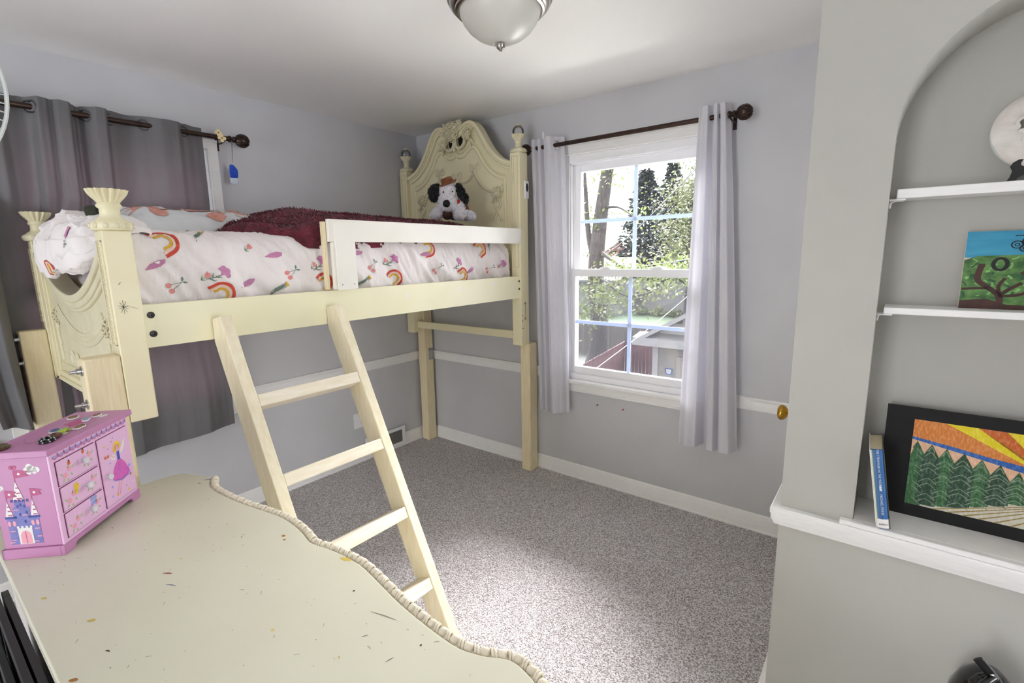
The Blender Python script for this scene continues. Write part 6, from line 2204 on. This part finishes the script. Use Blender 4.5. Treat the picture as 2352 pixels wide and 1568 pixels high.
# white house behind
wh = thing('white_house', 'white sided house end behind the garage', 'house', (-6.3, 28, GZ))
MB().box((-9.0, 26.05, GZ), (-3.4, 33, -0.85)).obj('walls', 'siding_white', wh)
boards(wh, 'siding_white', -9.0, -3.4, -2.5, -0.85, 26.03, 0.165)
MB().prism([(-9.0, -0.86), (-3.4, -0.86), (-6.2, 0.55)], lambda u, v, d_: (u, d_, v), 26.05, 32.9).obj('gable', 'siding_white', wh)
for sg, xe in ((-1, -9.25), (1, -3.15)):
    MB().prism([(xe, -0.98), (xe, -0.84), (-6.2, 0.78), (-6.2, 0.62)], lambda u, v, d_: (u, d_, v), 25.7, 33.2).obj('roof_slope', 'roof_pale', wh)
MB().box((-8.99, 25.96, -2.6), (-8.85, 26.0, -0.9)).obj('corner_board', 'siding_grey', wh)

gh = thing('grey_house', 'grey sided house beyond the big tree', 'house', (-11.6, 24, GZ))
MB().box((-14.0, 24.05, GZ), (-9.6, 28, -0.1)).obj('walls', 'siding_grey', gh)
boards(gh, 'siding_grey', -14.0, -9.6, -2.3, -0.12, 24.03, 0.2)
for (ya, za, yb, zb) in ((23.6, -0.2, 26.0, 1.1), (28.3, -0.2, 26.0, 1.1)):
    MB().prism([(ya, za), (ya, za + 0.12), (yb, zb + 0.12), (yb, zb)], lambda u, v, d_: (d_, u, v), -14.3, -9.45).obj('roof_slope', 'siding_grey', gh)
rh = thing('brick_house', 'brown-red roofed house far behind the yards', 'house', (-11.5, 44, GZ))
MB().box((-15.5, 44, GZ), (-8.4, 52, -0.3)).obj('walls', 'roof_brick', rh)
MB().prism([(43.4, -0.4), (43.4, -0.2), (48, 1.4), (52.6, -0.2), (52.6, -0.4)], lambda u, v, d_: (d_, u, v), -16, -8.0).obj('roof', 'roof_brick', rh)
ah = thing('distant_house', 'pale house with an orange-brown gable behind the branches', 'house', (-20.2, 46, GZ))
MB().box((-23.6, 46, GZ), (-16.8, 52, 0.2)).obj('walls', 'siding_white', ah)
MB().prism([(-24.0, 0.1), (-16.4, 0.1), (-20.2, 2.6)], lambda u, v, d_: (u, d_, v), 45.7, 52.3).obj('roof', 'roof_brick', ah)


# fences: every picket a piece of its own
def picket_fence(label, name, pts, h, w_, mat, zb=GZ):
    t = thing(name, label, 'fence', (pts[0][0], pts[0][1], zb))
    me = None
    for (p, q_) in zip(pts, pts[1:]):
        p, q_ = Vector((p[0], p[1], zb)), Vector((q_[0], q_[1], zb))
        d_ = q_ - p
        k = max(1, int(d_.length / w_))
        a = math.atan2(d_.y, d_.x)
        if me is None:
            bb = MB()
            bb.prism([(0.006, 0), (w_ - 0.006, 0), (w_ - 0.006, h - 0.03), (w_ / 2, h), (0.006, h - 0.03)], lambda u, v, dd: (u, dd, v), 0, 0.02)
            me = bb.mesh('picket', mat)
        for i in range(k):
            o_ = bpy.data.objects.new('picket', me)
            COL.objects.link(o_)
            o_.parent = t
            o_.matrix_parent_inverse = WM(t).inverted()
            o_.location = p + d_ * (i / k)
            o_.rotation_euler = (0, 0, a)
        n_ = Vector((-d_.y, d_.x, 0)).normalized()
        for z in (0.35, h - 0.3):
            MB().tube([p + n_ * 0.05 + Vector((0, 0, z)), q_ + n_ * 0.05 + Vector((0, 0, z))], 0.03, 4).obj('fence_rail', mat, t)
    return t


picket_fence('weathered grey wooden fence at the end of the yard', 'wooden_fence', [(-9.4, 17.2), (-2.2, 17.0)], 1.42, 0.15, 'fence_wood')
picket_fence('maroon painted fence beside the garage', 'maroon_fence', [(-4.25, 10.2), (-4.9, 14.6), (-2.2, 14.6)], 1.22, 0.14, 'fence_maroon')


# trees
def leaves(b, c, R, n_, size, rnd, flat=0.7):
    for i in range(n_):
        d_ = Vector((rnd.gauss(0, 1), rnd.gauss(0, 1), rnd.gauss(0, flat))) * R * 0.5
        p = Vector(c) + d_
        a = Vector((rnd.uniform(-1, 1), rnd.uniform(-1, 1), rnd.uniform(-1, 1))).normalized()
        e = a.orthogonal().normalized()
        s = size * rnd.uniform(0.6, 1.3)
        k0 = len(b.v)
        b.v += [p - a * s, p + e * s * 0.55, p + a * s, p - e * s * 0.55]
        b.face([k0, k0 + 1, k0 + 2, k0 + 3])


def tree(label, name, trunk, r0, branches, clusters, lmat, size, seed, per=110, R=0.8):
    rnd = random.Random(seed)
    t = thing(name, label, 'tree', trunk[0])
    b = MB()
    pts_ = cat_rom(trunk, 6)
    b.tube(pts_, lambda s: r0 * (1.25 - 0.65 * s) * (1 + 0.3 * max(0, 0.12 - s) / 0.12), 14)
    b.obj('trunk', 'bark', t, smooth=60)
    for br in branches:
        b = MB()
        b.tube(cat_rom(br[1:], 5), lambda s: br[0] * (1 - 0.8 * s), 7)
        b.obj('branch', 'bark', t, smooth=60)
    b = MB()
    for c in clusters:
        leaves(b, c, R * rnd.uniform(0.7, 1.3), int(per * rnd.uniform(0.6, 1.3)), size, rnd)
    o_ = b.obj('foliage', lmat, t, fixn=False)
    o_['kind'] = 'stuff'
    return t


tree('big bare-trunked tree with new leaves near the yard fence', 'shade_tree', [(-6.30, 15, GZ), (-6.20, 15, -1.5), (-6.40, 15, 0.6), (-6.25, 15, 2.6), (-6.0, 15, 4.4), (-5.6, 15, 7.5)], 0.33,
     [(0.16, (-6.35, 15, 0.9), (-6.75, 15, 2.3), (-6.95, 15, 4.5), (-7.3, 15, 7)), (0.10, (-6.3, 15, 1.6), (-5.6, 14.6, 1.3), (-4.6, 14, 0.9), (-3.6, 13.4, 0.75)), (0.07, (-6.2, 15, 3.2), (-5.4, 14.8, 3.2), (-4.5, 14.5, 2.7)),
      (0.08, (-6.3, 15, 0.2), (-5.6, 13.6, 0.1), (-5.0, 12.6, -0.2), (-4.2, 12, -0.2)), (0.06, (-6.1, 15, 4.0), (-5.4, 14.8, 4.9), (-4.8, 14.6, 5.1)), (0.07, (-6.2, 15, 0.5), (-5.2, 13.6, 0.45), (-4.0, 12.6, 0.1), (-2.6, 11.4, 0.35))],
     [(-5.3, 14, 1.0), (-4.6, 13.6, 0.8), (-4.0, 13.2, 0.75), (-3.5, 13.2, 0.95), (-5.6, 13.2, 0.5), (-5.0, 12.8, 0.2), (-4.6, 12.5, -0.1), (-5.1, 12.2, -0.35), (-4.2, 12.2, 0.0), (-3.6, 12.3, 0.2), (-5.4, 14.8, 4.7), (-4.9, 14.6, 4.95), (-4.6, 14.5, 2.8), (-5.9, 13.8, 0.0), (-5.5, 12.4, -0.6), (-6.4, 14.8, 2.9), (-6.0, 14.7, 4.3), (-2.8, 11.6, 0.45), (-2.2, 11, 0.6)],
     'leaf_spring', 0.075, 3, 85, 0.75)
tree('loose leafy tree behind the garage roof', 'yard_tree', [(-2.6, 16, GZ), (-2.5, 16, -0.5), (-2.6, 16, 1.2)], 0.14,
     [(0.05, (-2.5, 16, -0.2), (-3.4, 15.6, 0.6), (-4.2, 15.2, 1.0)), (0.05, (-2.6, 16, 0.3), (-1.7, 15.6, 1.0), (-1.0, 15.4, 1.4))],
     [(-3.6 + 0.55 * i, 15.6 + 0.3 * (i % 3), 0.55 + 0.35 * ((i * 7) % 4) / 3) for i in range(7)], 'leaf_spring', 0.085, 5, 150, 1.0)
tree('tall hazy deciduous tree at the edge of the view', 'ash_tree', [(-5.6, 24, GZ), (-5.5, 24, 1.0), (-5.6, 24, 4.5)], 0.25,
     [(0.09, (-5.5, 24, 1), (-6.2, 24, 2.6), (-6.6, 24, 4)), (0.08, (-5.5, 24, 2), (-4.8, 24, 3.4), (-4.5, 24, 5))],
     [(-6.2 + 0.5 * (i % 4), 23.6 + 0.3 * (i % 3), 0.8 + 0.42 * i) for i in range(12)], 'leaf_dull', 0.10, 7, 420, 1.5)
tree('pale budding tree standing between the houses', 'birch_tree', [(-17.2, 36, GZ), (-17, 36, 1), (-17.1, 36, 3.4)], 0.2,
     [(0.07, (-17, 36, 0.5), (-16.2, 36, 1.6), (-15.6, 36, 2.2)), (0.07, (-17, 36, 0.8), (-18, 36, 1.8), (-18.8, 36, 2.6))],
     [(-18.6 + 0.5 * (i % 6), 35.5 + 0.4 * (i % 3), 0.6 + 0.6 * ((i * 5) % 5)) for i in range(12)], 'leaf_dull', 0.11, 8, 120, 1.3)


def conifer(label, base, top, R, seed, n_=44):
    rnd = random.Random(seed)
    t = thing('spruce_tree', label, 'tree', base, group='dark spruces beyond the houses')
    x, y, z0 = base
    MB().tube([(x, y, z0), (x, y, top)], lambda s: 0.22 * (1 - 0.9 * s), 8).obj('trunk', 'bark', t, smooth=60)
    b = MB()
    H = top - z0
    for i in range(n_):
        f_ = i / n_
        z = z0 + H * (0.12 + 0.88 * f_)
        rr = R * (1 - f_) ** 0.9 + 0.12
        for k in range(11):
            a = 2 * pi * k / 11 + rnd.uniform(-0.3, 0.3) + i
            L_ = rr * rnd.uniform(0.65, 1.1)
            for s in range(7):
                q_ = (s + rnd.random()) / 7
                c = Vector((x + L_ * q_ * cos(a), y + L_ * q_ * sin(a), z - 0.28 * L_ * q_ + rnd.uniform(-0.08, 0.08)))
                dr_ = Vector((cos(a + rnd.uniform(-0.9, 0.9)), sin(a + rnd.uniform(-0.9, 0.9)), rnd.uniform(-0.5, 0.15))).normalized()
                e = Vector((rnd.uniform(-1, 1), rnd.uniform(-1, 1), rnd.uniform(-1, 1))).normalized()
                e = (e - e.dot(dr_) * dr_).normalized()
                l_ = 0.42 * rnd.uniform(0.7, 1.3)
                k0 = len(b.v)
                b.v += [c, c + dr_ * l_ * 0.5 + e * 0.12, c + dr_ * l_, c + dr_ * l_ * 0.5 - e * 0.12]
                b.face([k0, k0 + 1, k0 + 2, k0 + 3])
    o_ = b.obj('foliage', 'needles', t, fixn=False)
    o_['kind'] = 'stuff'


conifer('tall dark spruce in the middle of the window view', (-11.5, 32, GZ), 7.4, 3.6, 1)
conifer('broad dark spruce beside the tallest one, half behind the pale curtain', (-12.2, 39.2, GZ), 8.9, 3.4, 2)

# low planting along the lawn and overhead cables
for i in range(6):
    rnd = random.Random(40 + i)
    t = thing('garden_shrub', ['round leafy shrub at the corner of the white house', 'second shrub along the white house wall', 'third shrub along the white house wall', 'fourth shrub along the white house wall', 'fifth shrub along the white house wall, near the garage', 'last shrub of the row, half behind the garage roof'][i], 'shrub', (-8.6 + i * 0.9, 25.3, -2.15), group='shrubs by the white house')
    b = MB()
    leaves(b, (-8.6 + i * 0.9, 25.0, -1.95), 0.4, 150, 0.08, rnd, 0.5)
    o_ = b.obj('foliage', 'leaf_spring', t, fixn=False)
    o_['kind'] = 'stuff'
    MB().tube([(-8.6 + i * 0.9, 25.0, -2.2), (-8.6 + i * 0.9, 25.0, -1.9)], 0.03, 6).obj('stem', 'bark', t)
for (p, q_, sag, lab) in (((0.2, 7.5, 3.55), (-14.2, 30, 1.2), 0.35, 'upper utility cable crossing the sky'), ((0.6, 7.0, 1.5), (-15, 34, 0.4), 0.15, 'middle utility cable crossing the trees'), ((-0.3, 3.0, -0.25), (-1.6, 14.0, 0.85), 0.1, 'slanting service cable running past the garage')):
    p, q_ = Vector(p), Vector(q_)
    b = MB()
    b.tube([p.lerp(q_, i / 20) - Vector((0, 0, sag * sin(pi * i / 20))) for i in range(21)], 0.014 if p.y > 5 else 0.007, 6)
    o_ = b.obj('utility_cable', 'cable', smooth=60)
    tag(o_, lab, 'cable', 'overhead cables')

# unseen pale slab under the window, added to bounce daylight onto the ceiling
pm('bounce_slab_pale', rgb(226, 224, 220), rough=0.8, vs=3)
pr_ = thing('bounce_slab', 'unseen flat pale slab added below the window to bounce daylight', 'bounce reflector', (1.4, 2.0, GZ))
MB().box((-1.2, 0.2, -0.52), (4.2, 3.4, -0.40)).obj('slab_panel', 'bounce_slab_pale', pr_, bevel=0.01)
MB().box((-1.24, 3.4, -0.60), (4.24, 3.44, -0.38)).obj('slab_edge', 'siding_white', pr_)
for x in (-1.1, 4.1):
    MB().box((x - 0.06, 3.25, GZ), (x + 0.06, 3.37, -0.52)).obj('bounce_slab_post', 'siding_white', pr_)
